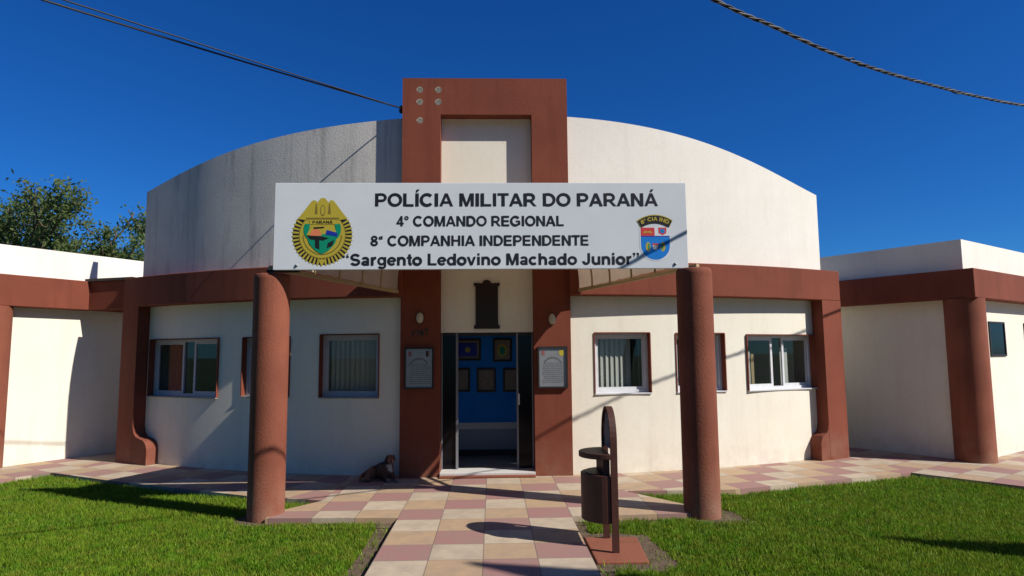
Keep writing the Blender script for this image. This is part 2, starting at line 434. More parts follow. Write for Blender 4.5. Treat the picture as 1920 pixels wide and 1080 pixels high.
# ------------------------------------------------------------ ground, paving, lawn
GZ = -.05
mb = MB(); mb.add([(-1500, -400, GZ - .02), (1500, -400, GZ - .02), (1500, 2500, GZ - .02), (-1500, 2500, GZ - .02)], [(0, 1, 2, 3)])
tag(mb.build('ground', 'lawn_base'), kind='structure')
PATH = [(-.9377, -6), (.8995, -6), (.8995, 7.13), (-.9377, 7.18)]
PLAZA = [(-2.35, 7.25), (-.9377, 7.18), (.8995, 7.13), (2.32, 7.19), (2.32, 7.5), (1.72, 8.36), (1.72, 9.9), (-1.95, 9.9), (-1.95, 8.08), (-2.3, 7.6)]
WALK_L = [(-1.95, 8.08), (-2.98, 8.42), (-5.2, 9.53), (-6.58, 10.31), (-6.2, 12.2), (-1.95, 9.9)]
WALK_R = [(1.72, 8.36), (3.11, 8.37), (5.98, 9.34), (6.0, 12), (1.72, 9.9)]
FAR_L = [(-6.58, 10.31), (-8.6, 7.2), (-14, 7.2), (-14, 16), (-6.2, 16), (-6.2, 12.2)]
FAR_R = [(5.98, 9.34), (8.2, 6.4), (14, 6.4), (14, 16), (6.0, 16), (6.0, 12)]
for nm, poly, mt in (('path', PATH, 'tiles_path'), ('forecourt', PLAZA, 'tiles_path'), ('pavement', WALK_L, 'tiles_left'), ('pavement', WALK_R, 'tiles_right'), ('pavement', FAR_L, 'tiles_far_left'), ('pavement', FAR_R, 'tiles_far_right')):
    mb = MB(); mb.prism(poly, -.12, 0); tag(mb.build(nm, mt), kind='structure')
def inpoly(x, y, poly):
    c = np.zeros(x.shape, bool); n = len(poly); j = n - 1
    for i in range(n):
        xi, yi = poly[i]; xj, yj = poly[j]
        c ^= ((yi > y) != (yj > y)) & (x < (xj - xi) * (y - yi) / (yj - yi + 1e-12) + xi); j = i
    return c
def dist_edge(x, y, poly):
    d = np.full(x.shape, 9.); n = len(poly)
    for i in range(n):
        ax, ay = poly[i]; bx, by = poly[(i + 1) % n]; dx, dy = bx - ax, by - ay
        t = np.clip(((x - ax) * dx + (y - ay) * dy) / (dx * dx + dy * dy), 0, 1)
        d = np.minimum(d, np.hypot(x - ax - t * dx, y - ay - t * dy))
    return d
SLAB = [(.935, 5.69), (1.375, 5.68), (1.435, 6.44), (.935, 6.46)]
# bare earth beside the path, round the column feet and round the bin's slab
mb = MB()
def blob(poly, z): mb.add([(x, y, z) for x, y in poly], [tuple(range(len(poly)))])
def rough_ring(cx, cy, r0, n=28):
    return [(cx + (r0 + rng.uniform(-.04, .05)) * math.cos(2 * math.pi * i / n), cy + (r0 + rng.uniform(-.04, .05)) * math.sin(2 * math.pi * i / n)) for i in range(n)]
strip = [(-.9, -4)] + [(-.9, 7.2)] + [(-1.13 + rng.uniform(-.025, .025), 7.2 - .25 * i) for i in range(45)]
blob(strip, GZ - .012)
strip = [(.85, -4)] + [(1.03 + rng.uniform(-.03, .05), -4 + .25 * i) for i in range(45)] + [(.85, 7.2)]
blob(strip[::-1][::-1], GZ - .012)
blob(rough_ring(-2.43, 7.42, .36), GZ - .008); blob(rough_ring(2.42, 7.28, .40), GZ - .008)
pp = [(.9, 5.5), (1.42, 5.45), (1.60, 5.6), (1.60, 6.2), (1.54, 6.60), (1.2, 6.64), (.9, 6.62)]; rp = []
for (xa, ya), (xb, yb) in zip(pp, pp[1:] + pp[:1]):
    for k in range(6):
        f_ = k / 6; jit = .0 if xa < 1 and xb < 1 else .045
        rp.append((xa + (xb - xa) * f_ + rng.uniform(-jit, jit), ya + (yb - ya) * f_ + rng.uniform(-jit, jit)))
blob(rp, GZ - .004)
blob([(-.9, 7.25), (-.9, 6.98), (-1.6, 7.03), (-2.3, 7.12), (-2.3, 7.3)], GZ - .006)
blob([(.85, 7.25), (.85, 6.98), (1.6, 7.0), (2.3, 7.05), (2.3, 7.3)], GZ - .006)
tag(mb.build('bare_earth', 'soil'), kind='stuff')
BARE = [strip, [(-1.13, -4), (-.9, -4), (-.9, 7.2), (-1.13, 7.2)], rp]
PAVE = [PATH, PLAZA, WALK_L, WALK_R, FAR_L, FAR_R]
def grass():
    g = np.random.default_rng(3)
    n = 800000
    y = 4.3 + (11 - 4.3) * g.random(n) ** 1.25
    x = (g.random(n) * 2 - 1) * (y * .86 + .5)
    keep = (y < 10.6)
    for p in PAVE: keep &= ~inpoly(x, y, p)
    for p in PAVE: keep &= (dist_edge(x, y, p) > .035 + .03 * g.random(n))
    thin = np.ones(n)
    for p in BARE:
        ins = inpoly(x, y, p); thin = np.where(ins, .05, thin)
    for cx, cy, r in ((-2.43, 7.42, .30), (2.42, 7.28, .33)): thin = np.where(np.hypot(x - cx, y - cy) < r, .06, thin)
    keep &= g.random(n) < thin
    keep &= ~inpoly(x, y, SLAB)
    patch = np.sin(x * 2.1 + 1.3 * np.sin(y * 1.7)) * np.sin(y * 2.6 + x * .6)
    worn = np.sin(x * 9.1 + 2 * np.sin(y * 7.3)) * np.sin(y * 10.7 + 1.7 * np.sin(x * 6.1)) * np.sin(x * 2.3 - y * 3.1 + 1)
    keep &= g.random(n) < (.86 + .14 * patch) * np.where(worn > .35, .35, 1)
    x, y, patch = x[keep], y[keep], patch[keep]; n = len(x)
    edge = np.ones(n) * 9
    for p in PAVE: edge = np.minimum(edge, dist_edge(x, y, p))
    h = (.022 + .022 * g.random(n)) * (1 + .25 * patch) * np.where(edge < .35, 1.25, 1.0)
    a = g.random(n) * 2 * np.pi; wd = .0035 + .004 * g.random(n)
    la = g.random(n) * 2 * np.pi; ln = h * (.2 + .75 * g.random(n))
    v = np.empty((n, 3, 3)); z0 = GZ - .015
    v[:, 0] = np.c_[x - wd * np.cos(a), y - wd * np.sin(a), np.full(n, z0)]
    v[:, 1] = np.c_[x + wd * np.cos(a), y + wd * np.sin(a), np.full(n, z0)]
    v[:, 2] = np.c_[x + ln * np.cos(la), y + ln * np.sin(la), z0 + .012 + h]
    me = bpy.data.meshes.new('lawn_grass')
    me.vertices.add(3 * n); me.loops.add(3 * n); me.polygons.add(n)
    me.vertices.foreach_set('co', v.ravel())
    me.loops.foreach_set('vertex_index', np.arange(3 * n, dtype=np.int32))
    me.polygons.foreach_set('loop_start', np.arange(0, 3 * n, 3, dtype=np.int32))
    at = me.attributes.new('tone', 'FLOAT', 'FACE')
    tn = np.where(g.random(n) < .12, .5 + .5 * g.random(n), .35 * g.random(n))
    at.data.foreach_set('value', tn.astype(np.float32))
    me.update(calc_edges=True); me.materials.append(MATS['grass'])
    o = bpy.data.objects.new('lawn_grass', me); col.objects.link(o); tag(o, kind='stuff')
grass()

# ------------------------------------------------------------ police station
CX, CY, RW = .3037, 20.864, 11.36          # the curved facade is an arc of this circle
RF = RW + .21                              # fascia and end piers stand proud
def A(deg, r, z): return (CX + r * math.sin(R(deg)), CY - r * math.cos(R(deg)), z)
station = empty('police_station', (0, 9.47, 0), 'cream police station with curved front, arched parapet and brown portal tower over the entrance', 'building')
WINS = [(-31.4, -23.3, 1.08, 2.0), (-21.0, -16.68, 1.11, 2.0), (-14.2, -9.54, 1.105, 2.02), (6.3, 10.65, 1.135, 2.012), (12.73, 17.0, 1.135, 2.005), (19.0, 26.35, 1.13, 1.985)]
TL, TR = -7.55, 4.3                        # the tower covers this stretch of the wall
A0, A1 = -33.1, 27.75
RI = RW - .20
def arc_wall(name, mat, z0, z1fn, holes, A0, A1, RI):
    mb = MB()
    angs = sorted(set([A0, A1] + [q for h in holes for q in h[:2] if A0 < q < A1] + [round(A0 + .45 * i, 3) for i in range(int((A1 - A0) / .45) + 1)]))
    zs = sorted(set([z0] + [q for h in holes for q in h[2:]]))
    def hole(am, zm): return any(h[0] < am < h[1] and h[2] < zm < h[3] for h in holes)
    for i in range(len(angs) - 1):
        a, b = angs[i], angs[i + 1]
        zz = zs + [None]
        for j in range(len(zz) - 1):
            za = (zz[j], zz[j]); zb = (zz[j + 1],) * 2 if zz[j + 1] is not None else (z1fn(a), z1fn(b))
            zm = (za[0] + min(zb)) / 2
            if hole((a + b) / 2, zm): continue
            mb.add([A(a, RW, za[0]), A(b, RW, za[1]), A(b, RW, zb[1]), A(a, RW, zb[0])], [(0, 1, 2, 3)], mat, True)
            mb.add([A(a, RI, za[0]), A(b, RI, za[1]), A(b, RI, zb[1]), A(a, RI, zb[0])], [(3, 2, 1, 0)], mat, True)
        mb.add([A(a, RW, z1fn(a)), A(b, RW, z1fn(b)), A(b, RI, z1fn(b)), A(a, RI, z1fn(a))], [(0, 1, 2, 3)], mat)
    for a, fl in ((A0, 1), (A1, 0)):
        q = [A(a, RW, z0), A(a, RI, z0), A(a, RI, z1fn(a)), A(a, RW, z1fn(a))]
        mb.add(q, [(3, 2, 1, 0) if fl else (0, 1, 2, 3)], mat)
    return part(mb, name, mat, station)
for qa, qb in ((A0, TL), (TR, A1)): arc_wall('front_wall', 'cream_paint', -.05, lambda a: 3.0, [h for h in WINS if qa < h[0] < qb], qa, qb, RI)
TOP = [(-33.2, 4.55), (-30.8, 4.665), (-27.1, 4.84), (-23, 4.97), (-21.4, 5.02), (-17.1, 5.158), (-14, 5.2), (-10.6, 5.235), (-8, 5.253), (0, 5.27), (4.6, 5.25), (7.5, 5.225), (10.3, 5.175), (14.8, 5.05), (17.2, 4.94), (19.9, 4.79), (24.5, 4.53), (27.8, 4.365)]
TOPC = np.polyfit([t[0] / 30 for t in TOP], [t[1] for t in TOP], 6)
def top(a): return float(np.polyval(TOPC, a / 30))
for qa, qb, pm in ((A0, TL, 'weathered_shade_paint'), (TR, A1, 'parapet_paint')): arc_wall('parapet', pm, 3.0, top, [], qa, qb, RW - .09)
def arc_box(mb, a0, a1, r0, r1, z0, z1, mat=None, step=1.0):
    n = max(1, int(abs(a1 - a0) / step)); an = [a0 + (a1 - a0) * i / n for i in range(n + 1)]
    vs = []
    for a in an: vs += [A(a, r1, z0), A(a, r0, z0), A(a, r0, z1), A(a, r1, z1)]
    fs = [(3, 2, 1, 0), (4 * n, 4 * n + 1, 4 * n + 2, 4 * n + 3)]
    for i in range(n):
        b = 4 * i
        fs += [(b, b + 4, b + 7, b + 3), (b + 3, b + 7, b + 6, b + 2), (b + 2, b + 6, b + 5, b + 1), (b + 1, b + 5, b + 4, b)]
    mb.add(vs, fs, mat)
# fascia band either side of the tower
for a, b in ((-34.0, -7.6), (4.35, 28.65)):
    mb = MB(); arc_box(mb, a, b, RW - .15, RF, 2.55, 3.045); part(mb, 'fascia', 'brown_paint', station, .012)
# end piers with a rounded toe at the foot
for a, b, toe in ((-34.0, -31.75, -29.8), (26.3, 28.65, 25.3)):
    mb = MB(); arc_box(mb, a, b, RW - .15, RF - .003, -.05, 2.55)
    inner = b if toe > b else a
    sgn = 1 if toe > inner else -1
    wdeg = abs(toe - inner); prof = [(0, -.05), (wdeg, -.05), (wdeg, .22)]
    prof += [(wdeg * (.55 + .45 * math.cos(R(q))), .22 + .18 * math.sin(R(q))) for q in range(15, 91, 15)] + [(wdeg * .25, .43), (wdeg * .08, .49), (0, .60)]
    fr = [A(inner + sgn * d, RF - .006, z) for d, z in prof]; bk = [A(inner + sgn * d, RW - .1, z) for d, z in prof]
    n = len(prof)
    fs = [tuple(range(n)), tuple(range(2 * n - 1, n - 1, -1))] + [((i + 1) % n, i, n + i, n + (i + 1) % n) for i in range(n)]
    if sgn < 0: fs = [f[::-1] for f in fs]
    mb.add(fr + bk, fs)
    part(mb, 'end_pier', 'brown_paint', station)
# side walls, rear wall, flat roof and floor close the volume
mb = MB()
for a in (A0, A1): arc_box(mb, a - .5 if a > 0 else a, a if a > 0 else a + .5, 5.4, RI - .002, -.05, 3.0)
arc_box(mb, A0 + .5, A1 - .5, 5.4, 5.55, -.05, 2.9)
part(mb, 'rear_wall', 'cream_paint', station)
mb = MB(); arc_box(mb, A0 + .1, A0 + .7, 8.6, RW - .095, 3.002, 3.78); part(mb, 'sun_block_upstand', 'parapet_paint', station)  # unseen upstand added to keep a stray sun patch off the left wing
mb = MB(); arc_box(mb, A0 + .4, A1 - .4, 5.3, RI + .01, 2.92, 3.10); part(mb, 'flat_roof', 'concrete_grey', station)
mb = MB(); arc_box(mb, A0 + .4, A1 - .4, 5.3, RI + .02, -.1, .03); part(mb, 'floor', 'floor_tile', station)

mb = MB(); mb.prism([(-7.05, 11.72), (-6.12, 11.42), (-6.0, 11.7), (-6.9, 12.0)], 2.55, 3.04); part(mb, 'link_beam', 'brown_paint', station)
mb = MB(); mb.prism([(-7.08, 11.69), (-6.1, 11.38), (-6.0, 11.7), (-6.9, 12.0)], 3.043, 3.09); part(mb, 'link_slab', 'dark_frame', station)

# windows
def make_window(idx, h):
    a0, a1, z0, z1 = h; am = (a0 + a1) / 2
    ex = Vector((math.cos(R(am)), math.sin(R(am)), 0)); en = Vector((math.sin(R(am)), -math.cos(R(am)), 0))
    rr = RW - .10
    O = Vector(A(am, rr, 0)); hw = rr * math.sin(R((a1 - a0) / 2))
    xf = lambda p: O + ex * p[0] - en * p[1] + Vector((0, 0, p[2]))     # local: x along the wall, y into the room
    white = idx >= 3
    fm = 'aluminium_white' if white else 'aluminium'
    wf = MB(); t = .045
    wf.box(-hw, hw, 0, .07, z0, z0 + t, None, xf); wf.box(-hw, hw, 0, .07, z1 - t, z1, None, xf)
    wf.box(-hw, -hw + t, .001, .069, z0 + t, z1 - t, None, xf); wf.box(hw - t, hw, .001, .069, z0 + t, z1 - t, None, xf)
    win = part(wf, 'window', fm, station)
    sub = lambda mbb, nm, mt: attach_sub(mbb, nm, mt, win)
    # painted reveal round the opening
    rv = MB()
    d = RW - rr + .012
    for x0, x1, zz0, zz1 in ((-hw - .01, -hw + .004, z0, z1), (hw - .004, hw + .01, z0, z1)):
        rv.box(x0, x1, -d + .006, -.001, zz0, zz1, None, xf)
    rv.box(-hw, hw, -d + .006, -.001, z1 - .004, z1 + .01, None, xf)
    sub(rv, 'reveal', 'brown_paint')
    sl = MB(); sl.box(-hw - .005, hw + .005, -d - .004, .06, z0 - .015, z0 + .002, None, xf); sub(sl, 'sill', 'aluminium_white' if white else 'concrete_grey')
    gl = MB()
    def sash(x0, x1, y):
        s = .04
        fr = MB()
        fr.box(x0, x1, y, y + .03, z0 + t, z0 + t + s, None, xf); fr.box(x0, x1, y, y + .03, z1 - t - s, z1 - t, None, xf)
        fr.box(x0, x0 + s, y + .001, y + .029, z0 + t + s, z1 - t - s, None, xf); fr.box(x1 - s, x1, y + .001, y + .029, z0 + t + s, z1 - t - s, None, xf)
        sub(fr, 'sash', fm)
        gl.add([xf((x0 + s, y + .015, z0 + t + s)), xf((x1 - s, y + .015, z0 + t + s)), xf((x1 - s, y + .015, z1 - t - s)), xf((x0 + s, y + .015, z1 - t - s))], [(0, 1, 2, 3)])
    if hw > .6:
        k = 1 if idx else 1
        sash(-hw + t, -.13 * hw, .02); sash(.16 * hw, hw - t, .02)
        gl.add([xf((-.13 * hw, .047, z0 + t)), xf((.16 * hw, .047, z0 + t)), xf((.16 * hw, .047, z1 - t)), xf((-.13 * hw, .047, z1 - t))], [(0, 1, 2, 3)])
    else: sash(-hw + t, hw - t, .02)
    sub(gl, 'pane', 'glass')
    bl = MB()
    def slats(x0, x1, y, zb, zt, ang, wd=.10):
        nonlocal bl; x = x0
        while x < x1 - .02:
            aa = ang + rng.uniform(-6, 6); dx, dy = wd / 2 * math.cos(R(aa)), wd / 2 * math.sin(R(aa)); xm = x + .045
            b = zb + rng.uniform(0, .01)
            bl.add([xf((xm - dx, y - dy, b)), xf((xm + dx, y + dy, b)), xf((xm + dx, y + dy, zt)), xf((xm - dx, y - dy, zt))], [(0, 1, 2, 3)])
            x += .078
    if idx == 2: slats(-hw + .08, hw - .05, .14, z0 + .05, z1 - .03, 48)
    elif idx == 3: slats(-hw + .08, hw * .35, .14, z0 + .05, z1 - .03, 25); slats(hw * .4, hw - .06, .24, z0 + .05, z1 - .03, 78)
    elif idx == 1 or idx == 4: slats(-hw + .08, hw - .05, .14, z0 + .05, z1 - .03, 50)
    elif idx == 5:
        bl.box(-hw + .08, -hw + .26, .13, .14, z0 + .05, z1 - .25, None, xf); sub(bl, 'vertical_blind', 'blind'); bl = MB(); slats(.26 * hw, .46 * hw, .14, z0 + .05, z1 - .2, 10)
    if bl.v: sub(bl, 'vertical_blind', 'blind')
    if idx == 0:
        cu = MB(); pts = []
        for i in range(25):
            xx = -hw + .26 + i * .014; pts.append((xx, .22 + .03 * math.sin(i * 1.3)))
        vs = [xf((x, y, z0 + .05)) for x, y in pts] + [xf((x, y, z1 - .05)) for x, y in pts]
        cu.add(vs, [(i, i + 1, 25 + i + 1, 25 + i) for i in range(24)], None, True); sub(cu, 'curtain', 'curtain')
    if idx == 5:
        cu = MB(); cu.box(-hw + .30, -hw + .36, .15, .2, z0 + .03, z1 - .3, None, xf); sub(cu, 'wooden_post', 'wood_pale')
def attach_sub(mb, name, mat, parent):
    o = mb.build(name, mat); o.parent = parent; o.matrix_parent_inverse = Matrix()
    # parent meshes of the station carry the station's inverse: keep the world place
    o.matrix_parent_inverse = parent.matrix_parent_inverse.inverted() @ Matrix.Translation(-Vector(station.location)) if False else (Matrix.Translation(Vector(parent.parent.location)) @ parent.matrix_parent_inverse).inverted()
    return o
for i, h in enumerate(WINS): make_window(i, h)

# portal tower
TX0, TX1, TY, TH = -1.2475, 1.2005, 9.469, 5.822
OX0, OX1, OZ = -.684, .668, 5.262
def holed_face(mb, x0, x1, z0, z1, y, holes, r, mat, inner, depth):
    xs = sorted(set([x0, x1] + [c[0] - .09 for c in holes] + [c[0] + .09 for c in holes])); zs = sorted(set([z0, z1] + [c[1] - .09 for c in holes] + [c[1] + .09 for c in holes]))
    n = 24
    for i in range(len(xs) - 1):
        for j in range(len(zs) - 1):
            xa, xb, za, zb = xs[i], xs[i + 1], zs[j], zs[j + 1]
            hh = [c for c in holes if xa - 1e-6 < c[0] < xb + 1e-6 and za - 1e-6 < c[1] < zb + 1e-6]
            if not hh: mb.add([(xa, y, za), (xb, y, za), (xb, y, zb), (xa, y, zb)], [(0, 1, 2, 3)], mat); continue
            cx, cz = hh[0]; sq, ci = [], []
            for k in range(n):
                q = 2 * math.pi * k / n; cq, sq_ = math.cos(q), math.sin(q); s = 1 / max(abs(cq), abs(sq_))
                px, pz = cx + .09 * s * cq, cz + .09 * s * sq_
                px = xa + (px - (cx - .09)) / .18 * (xb - xa); pz = za + (pz - (cz - .09)) / .18 * (zb - za)
                sq.append((px, y, pz)); ci.append((cx + r * cq, y, cz + r * sq_))
            bk = [(p[0], y + depth, p[2]) for p in ci]
            mb.add(sq + ci, [(k, (k + 1) % n, n + (k + 1) % n, n + k) for k in range(n)], mat)
            mb.add(ci + bk, [(k, (k + 1) % n, n + (k + 1) % n, n + k) for k in range(n)], inner, True)
            mb.add(bk, [tuple(range(n))], inner)
mb = MB()
HOL = [(-.990, 5.643), (-.716, 5.643), (-.990, 5.455), (-.716, 5.455)]
TB = 10.0
B = 'brown_paint'
HL5 = (-.985, 5.172)
# header
holed_face(mb, TX0, TX1, OZ, TH, TY, HOL, .047, B, 'niche_white', .07)
mb.add([(TX0, TY, TH), (TX1, TY, TH), (TX1, TB, TH), (TX0, TB, TH)], [(0, 1, 2, 3)], B)
mb.add([(OX0, TY, OZ), (OX0, TB, OZ), (OX1, TB, OZ), (OX1, TY, OZ)], [(0, 1, 2, 3)], B)
mb.add([(TX0, TB, OZ), (TX0, TB, TH), (TX1, TB, TH), (TX1, TB, OZ)], [(0, 1, 2, 3)], B)
# jambs
holed_face(mb, TX0, OX0, 4.9, OZ, TY, [(-.985, 5.262 - .09)], .047, B, 'niche_white', .07)
mb.add([(TX0, TY, -.05), (OX0, TY, -.05), (OX0, TY, 4.9), (TX0, TY, 4.9)], [(0, 1, 2, 3)], B)
mb.add([(OX1, TY, -.05), (TX1, TY, -.05), (TX1, TY, OZ), (OX1, TY, OZ)], [(0, 1, 2, 3)], B)
for x, fl in ((TX0, 0), (OX0, 1), (OX1, 0), (TX1, 1)):
    zt = TH if x in (TX0, TX1) else OZ
    q = [(x, TB, -.05), (x, TY, -.05), (x, TY, zt), (x, TB, zt)]
    mb.add(q if not fl else q[::-1], [(0, 1, 2, 3)], B)
part(mb, 'portal', B, station)
PY = TY + .185
mb = MB(); mb.box(OX0 + .002, OX1 - .002, PY, PY + .12, 2.035, OZ - .002); part(mb, 'recessed_panel', 'cream_paint', station)

# entrance: threshold, aluminium door frame, open doorway, blue hall
DY = TY + .26
mb = MB(); mb.box(OX0 + .003, OX1 - .003, TY - .03, DY + .12, 0, .062); part(mb, 'threshold', 'threshold', station, .006)
mb = MB(); mb.box(OX0 + .004, OX1 - .004, TY - .12, TY - .031, .002, .03); part(mb, 'door_step', 'slab_red', station, .006)
df = MB()
zt = 2.03
for x0, x1 in ((OX0 + .004, OX0 + .022), (-.468, -.436), (.420, .446), (OX1 - .022, OX1 - .004)): df.box(x0, x1, DY, DY + .06, .062, zt)
door = part(df, 'glass_door', 'door_metal', station)
g = MB(); g.box(OX0 + .022, OX1 - .022, DY + .001, DY + .059, zt - .045, zt - .001); attach_sub(g, 'head_rail', 'dark_frame', door)
g = MB(); g.box(OX0 + .022, -.468, DY + .03, DY + .036, .064, zt - .045); g.box(.446, OX1 - .022, DY + .03, DY + .036, .064, zt - .045); attach_sub(g, 'side_pane', 'dark_glass', door)
g = MB(); g.box(.44, .462, DY - .05, DY - .03, .98, 1.14); g.box(.444, .458, DY - .03, DY + .005, 1.0, 1.02); g.box(.444, .458, DY - .03, DY + .005, 1.10, 1.12); attach_sub(g, 'handle', 'aluminium_white', door)
BY = 11.25
hall = MB()
for x0, x1 in ((-1.35, -1.25), (1.21, 1.31)): hall.box(x0, x1, PY + .36, BY + .1, .03, 2.9)
hall.box(-1.25, 1.21, BY, BY + .1, .03, 2.9)
part(hall, 'hall_wall', 'interior_blue', station)
mb = MB(); mb.box(-1.25, 1.21, DY + .07, BY - .002, 2.6, 2.66); part(mb, 'hall_ceiling', 'interior_white', station)
mb = MB(); mb.box(-1.248, 1.208, BY - .03, BY - .001, .47, .575); part(mb, 'chair_rail', 'interior_white', station)
mb = MB(); mb.box(-1.246, 1.206, BY - .012, BY - .002, .13, .469); part(mb, 'wainscot', 'wainscot_grey', station)
mb = MB(); mb.box(-1.247, 1.207, BY - .022, BY - .003, .032, .129); part(mb, 'skirting', 'dark_frame', station)

# ------------------------------------------------------------ pictures on the blue wall
def picture(x0, x1, z0, z1, kind, label):
    e = empty('framed_picture', ((x0 + x1) / 2, BY, z0), label, 'picture', 'framed pictures on the blue hall wall')
    f = MB(); t = .035
    f.box(x0, x1, BY - .03, BY - .002, z0, z0 + t); f.box(x0, x1, BY - .03, BY - .002, z1 - t, z1)
    f.box(x0, x0 + t, BY - .029, BY - .003, z0 + t, z1 - t); f.box(x1 - t, x1, BY - .029, BY - .003, z0 + t, z1 - t)
    part(f, 'frame', 'dark_frame', e)
    p = MB(); p.box(x0 + t, x1 - t, BY - .012, BY - .004, z0 + t, z1 - t); part(p, 'print', 'paper', e)
    cx, cz = (x0 + x1) / 2, (z0 + z1) / 2; d = MB()
    if kind == 'dark':
        d.slab_xz([(x0 + .07, z0 + .07), (x1 - .07, z0 + .07), (x1 - .07, z1 - .07), (x0 + .07, z1 - .07)], BY - .015, BY - .0125, 'emblem_navy')
        d.slab_xz(arc(cx, cz, .045, .045, 0, 345, 14), BY - .018, BY - .0155, 'gold')
    elif kind == 'crest':
        d.slab_xz(arc(cx, cz - .01, .085, .11, 0, 345, 18), BY - .015, BY - .0125, 'gold'); d.slab_xz(arc(cx, cz - .015, .05, .07, 0, 345, 18), BY - .018, BY - .0155, 'emblem_green')
    if d.v: part(d, 'motif', None, e)
picture(-.58, -.125, 1.61, 1.985, 'dark', 'framed dark print with a gold disc on the blue wall, upper left')
picture(.075, .40, 1.59, 1.99, 'crest', 'framed gold and green crest on the blue wall, upper right')
picture(-.72, -.31, 1.09, 1.49, '', 'framed document on the blue wall half hidden by the left door post')
picture(-.20, .125, 1.08, 1.487, '', 'framed document in the middle of the lower row on the blue wall')
picture(.245, .57, 1.08, 1.485, '', 'framed document on the blue wall beside the right door post')

# ------------------------------------------------------------ side wings
def wing(F, uu, vv, zb, zt, ztop, label, flen, blen, side):
    F, uu, vv = Vector((*F, 0)), Vector((*uu, 0)).normalized(), Vector((*vv, 0)).normalized()
    e = empty('side_wing', tuple(F), label, 'building')
    P = lambda a, b, z: tuple(F + uu * a + vv * b + Vector((0, 0, z)))     # a: back along the flank, b: along the front
    def poly(*ab): return [P(a, b, 0)[:2] for a, b in ab]
    i = .21; wt = .16
    mb = MB()
    mb.prism(poly((i, i), (blen, i), (blen, i + wt), (i + wt, i + wt), (i + wt, flen), (i, flen)), -.05, zb + .2)
    walls = part(mb, 'wall', 'cream_paint', e)
    mb = MB(); mb.prism(poly((i + .01, i + .01), (blen, i + .01), (blen, i + wt), (i + wt, i + wt), (i + wt, flen), (i + .01, flen)), zt - .2, ztop); part(mb, 'parapet', 'parapet_paint', e)
    mb = MB(); mb.prism(poly((0, 0), (blen, 0), (blen, i + .05), (i + .05, i + .05), (i + .05, flen), (0, flen)), zb, zt); part(mb, 'fascia', 'brown_paint', e, .012)
    mb = MB(); mb.prism(poly((i, i), (blen, i), (blen, flen), (i, flen)), zt - .3, zt - .22); part(mb, 'flat_roof', 'concrete_grey', e)
    c = P(.26, .26, 0); mb = MB(); mb.lathe((c[0], c[1], -.06), [(.28, 0), (.28, .01), (.28, zb + .045), (.28, zb + .058)], 144); part(mb, 'corner_column', 'column_paint', e)
    def fwin(b0, b1, z0, z1):
        f = MB(); y0, y1 = i - .02, i + .004
        for q in ((b0, b1, z0, z0 + .03), (b0, b1, z1 - .03, z1), (b0, b0 + .03, z0 + .03, z1 - .03), (b1 - .03, b1, z0 + .03, z1 - .03)):
            pl = poly((y0, q[0]), (y0, q[1]), (y1, q[1]), (y1, q[0])); f.prism(pl, q[2], q[3])
        wi = part(f, 'window', 'dark_frame', e)
        gmb = MB(); gmb.prism(poly((i - .008, b0 + .03), (i - .008, b1 - .03), (i + .003, b1 - .03), (i + .003, b0 + .03)), z0 + .03, z1 - .03); attach_sub(gmb, 'pane', 'dark_glass', wi)
    fwin(1.0, 1.66, 1.615, 2.19); fwin(2.56, 3.2, 1.615, 2.19)
    return e
wing((7.52, 9.88), (-.55, .835), (.835, .55), 2.53, 2.99, 3.49, 'cream side wing with brown fascia and shaded flank, right of the curved front', 6, 5.5, 1)
wing((-7.82, 10.34), (.515, .857), (-.857, .515), 2.545, 3.05, 3.55, 'cream side wing with brown fascia and sunlit flank, left of the curved front', 6, 5.5, -1)

# ------------------------------------------------------------ entrance columns
for (x, y, zt, lb) in ((-2.424, 7.49, 2.64, 'tall round brown column standing in the grass under the sign, beside the left lawn'), (2.345, 7.30, 2.66, 'tall round brown column under the sign nearest the litter bin')):
    e = empty('round_column', (x, y, GZ), lb, 'column', 'columns carrying the entrance sign')
    mb = MB(); mb.lathe((x, y, GZ - .03), [(.197, 0), (.197, .01), (.197, 1.3), (.197, zt - GZ - .045), (.197, zt - GZ - .035), (.192, zt - GZ + .005), (.18, zt - GZ + .02), (.10, zt - GZ + .026)], 144)
    part(mb, 'shaft', 'column_paint', e)
    mb = MB(); xs_ = x + (.30 if x < 0 else -.22); mb.box(xs_ - .04, xs_ + .04, 7.365, 7.43, zt + .03, zt + .70); mb.box(min(x, xs_) - .03, max(x, xs_) + .03, 7.37, 7.42, zt + .005, zt + .03); part(mb, 'steel_post', 'dark_frame', e)

# ------------------------------------------------------------ sign
SX0, SX1, SZ0, SZ1, SY = -2.351, 2.278, 2.656, 3.638, 7.27
sign = empty('entrance_sign', (0, SY, SZ0), 'long white sign board with black police lettering and two emblems above the entrance path', 'sign')
mb = MB(); mb.box(SX0, SX1, SY, SY + .05, SZ0, SZ1); part(mb, 'board', 'sign_white', sign, .004)
mb = MB()
for zz in (SZ0 + .1, SZ1 - .12): mb.box(SX0 + .05, SX1 - .05, SY + .051, SY + .09, zz, zz + .05)
part(mb, 'rear_rail', 'dark_frame', sign)
t3 = lambda u, v, l: (u, SY - l, v)
for s, x0, x1, z0, cap in (('POLÍCIA MILITAR DO PARANÁ', -1.245, 1.955, 3.367, .150), ('4º COMANDO REGIONAL', -1.0, .885, 3.140, .118), ('8ª COMPANHIA INDEPENDENTE', -1.285, 1.165, 2.918, .118), ('“Sargento Ledovino Machado Junior”', -1.60, 1.735, 2.700, .132)):
    mb = MB(); text(mb, s, x0, x1, z0, cap, t3, 'ink'); part(mb, 'lettering', 'ink', sign)
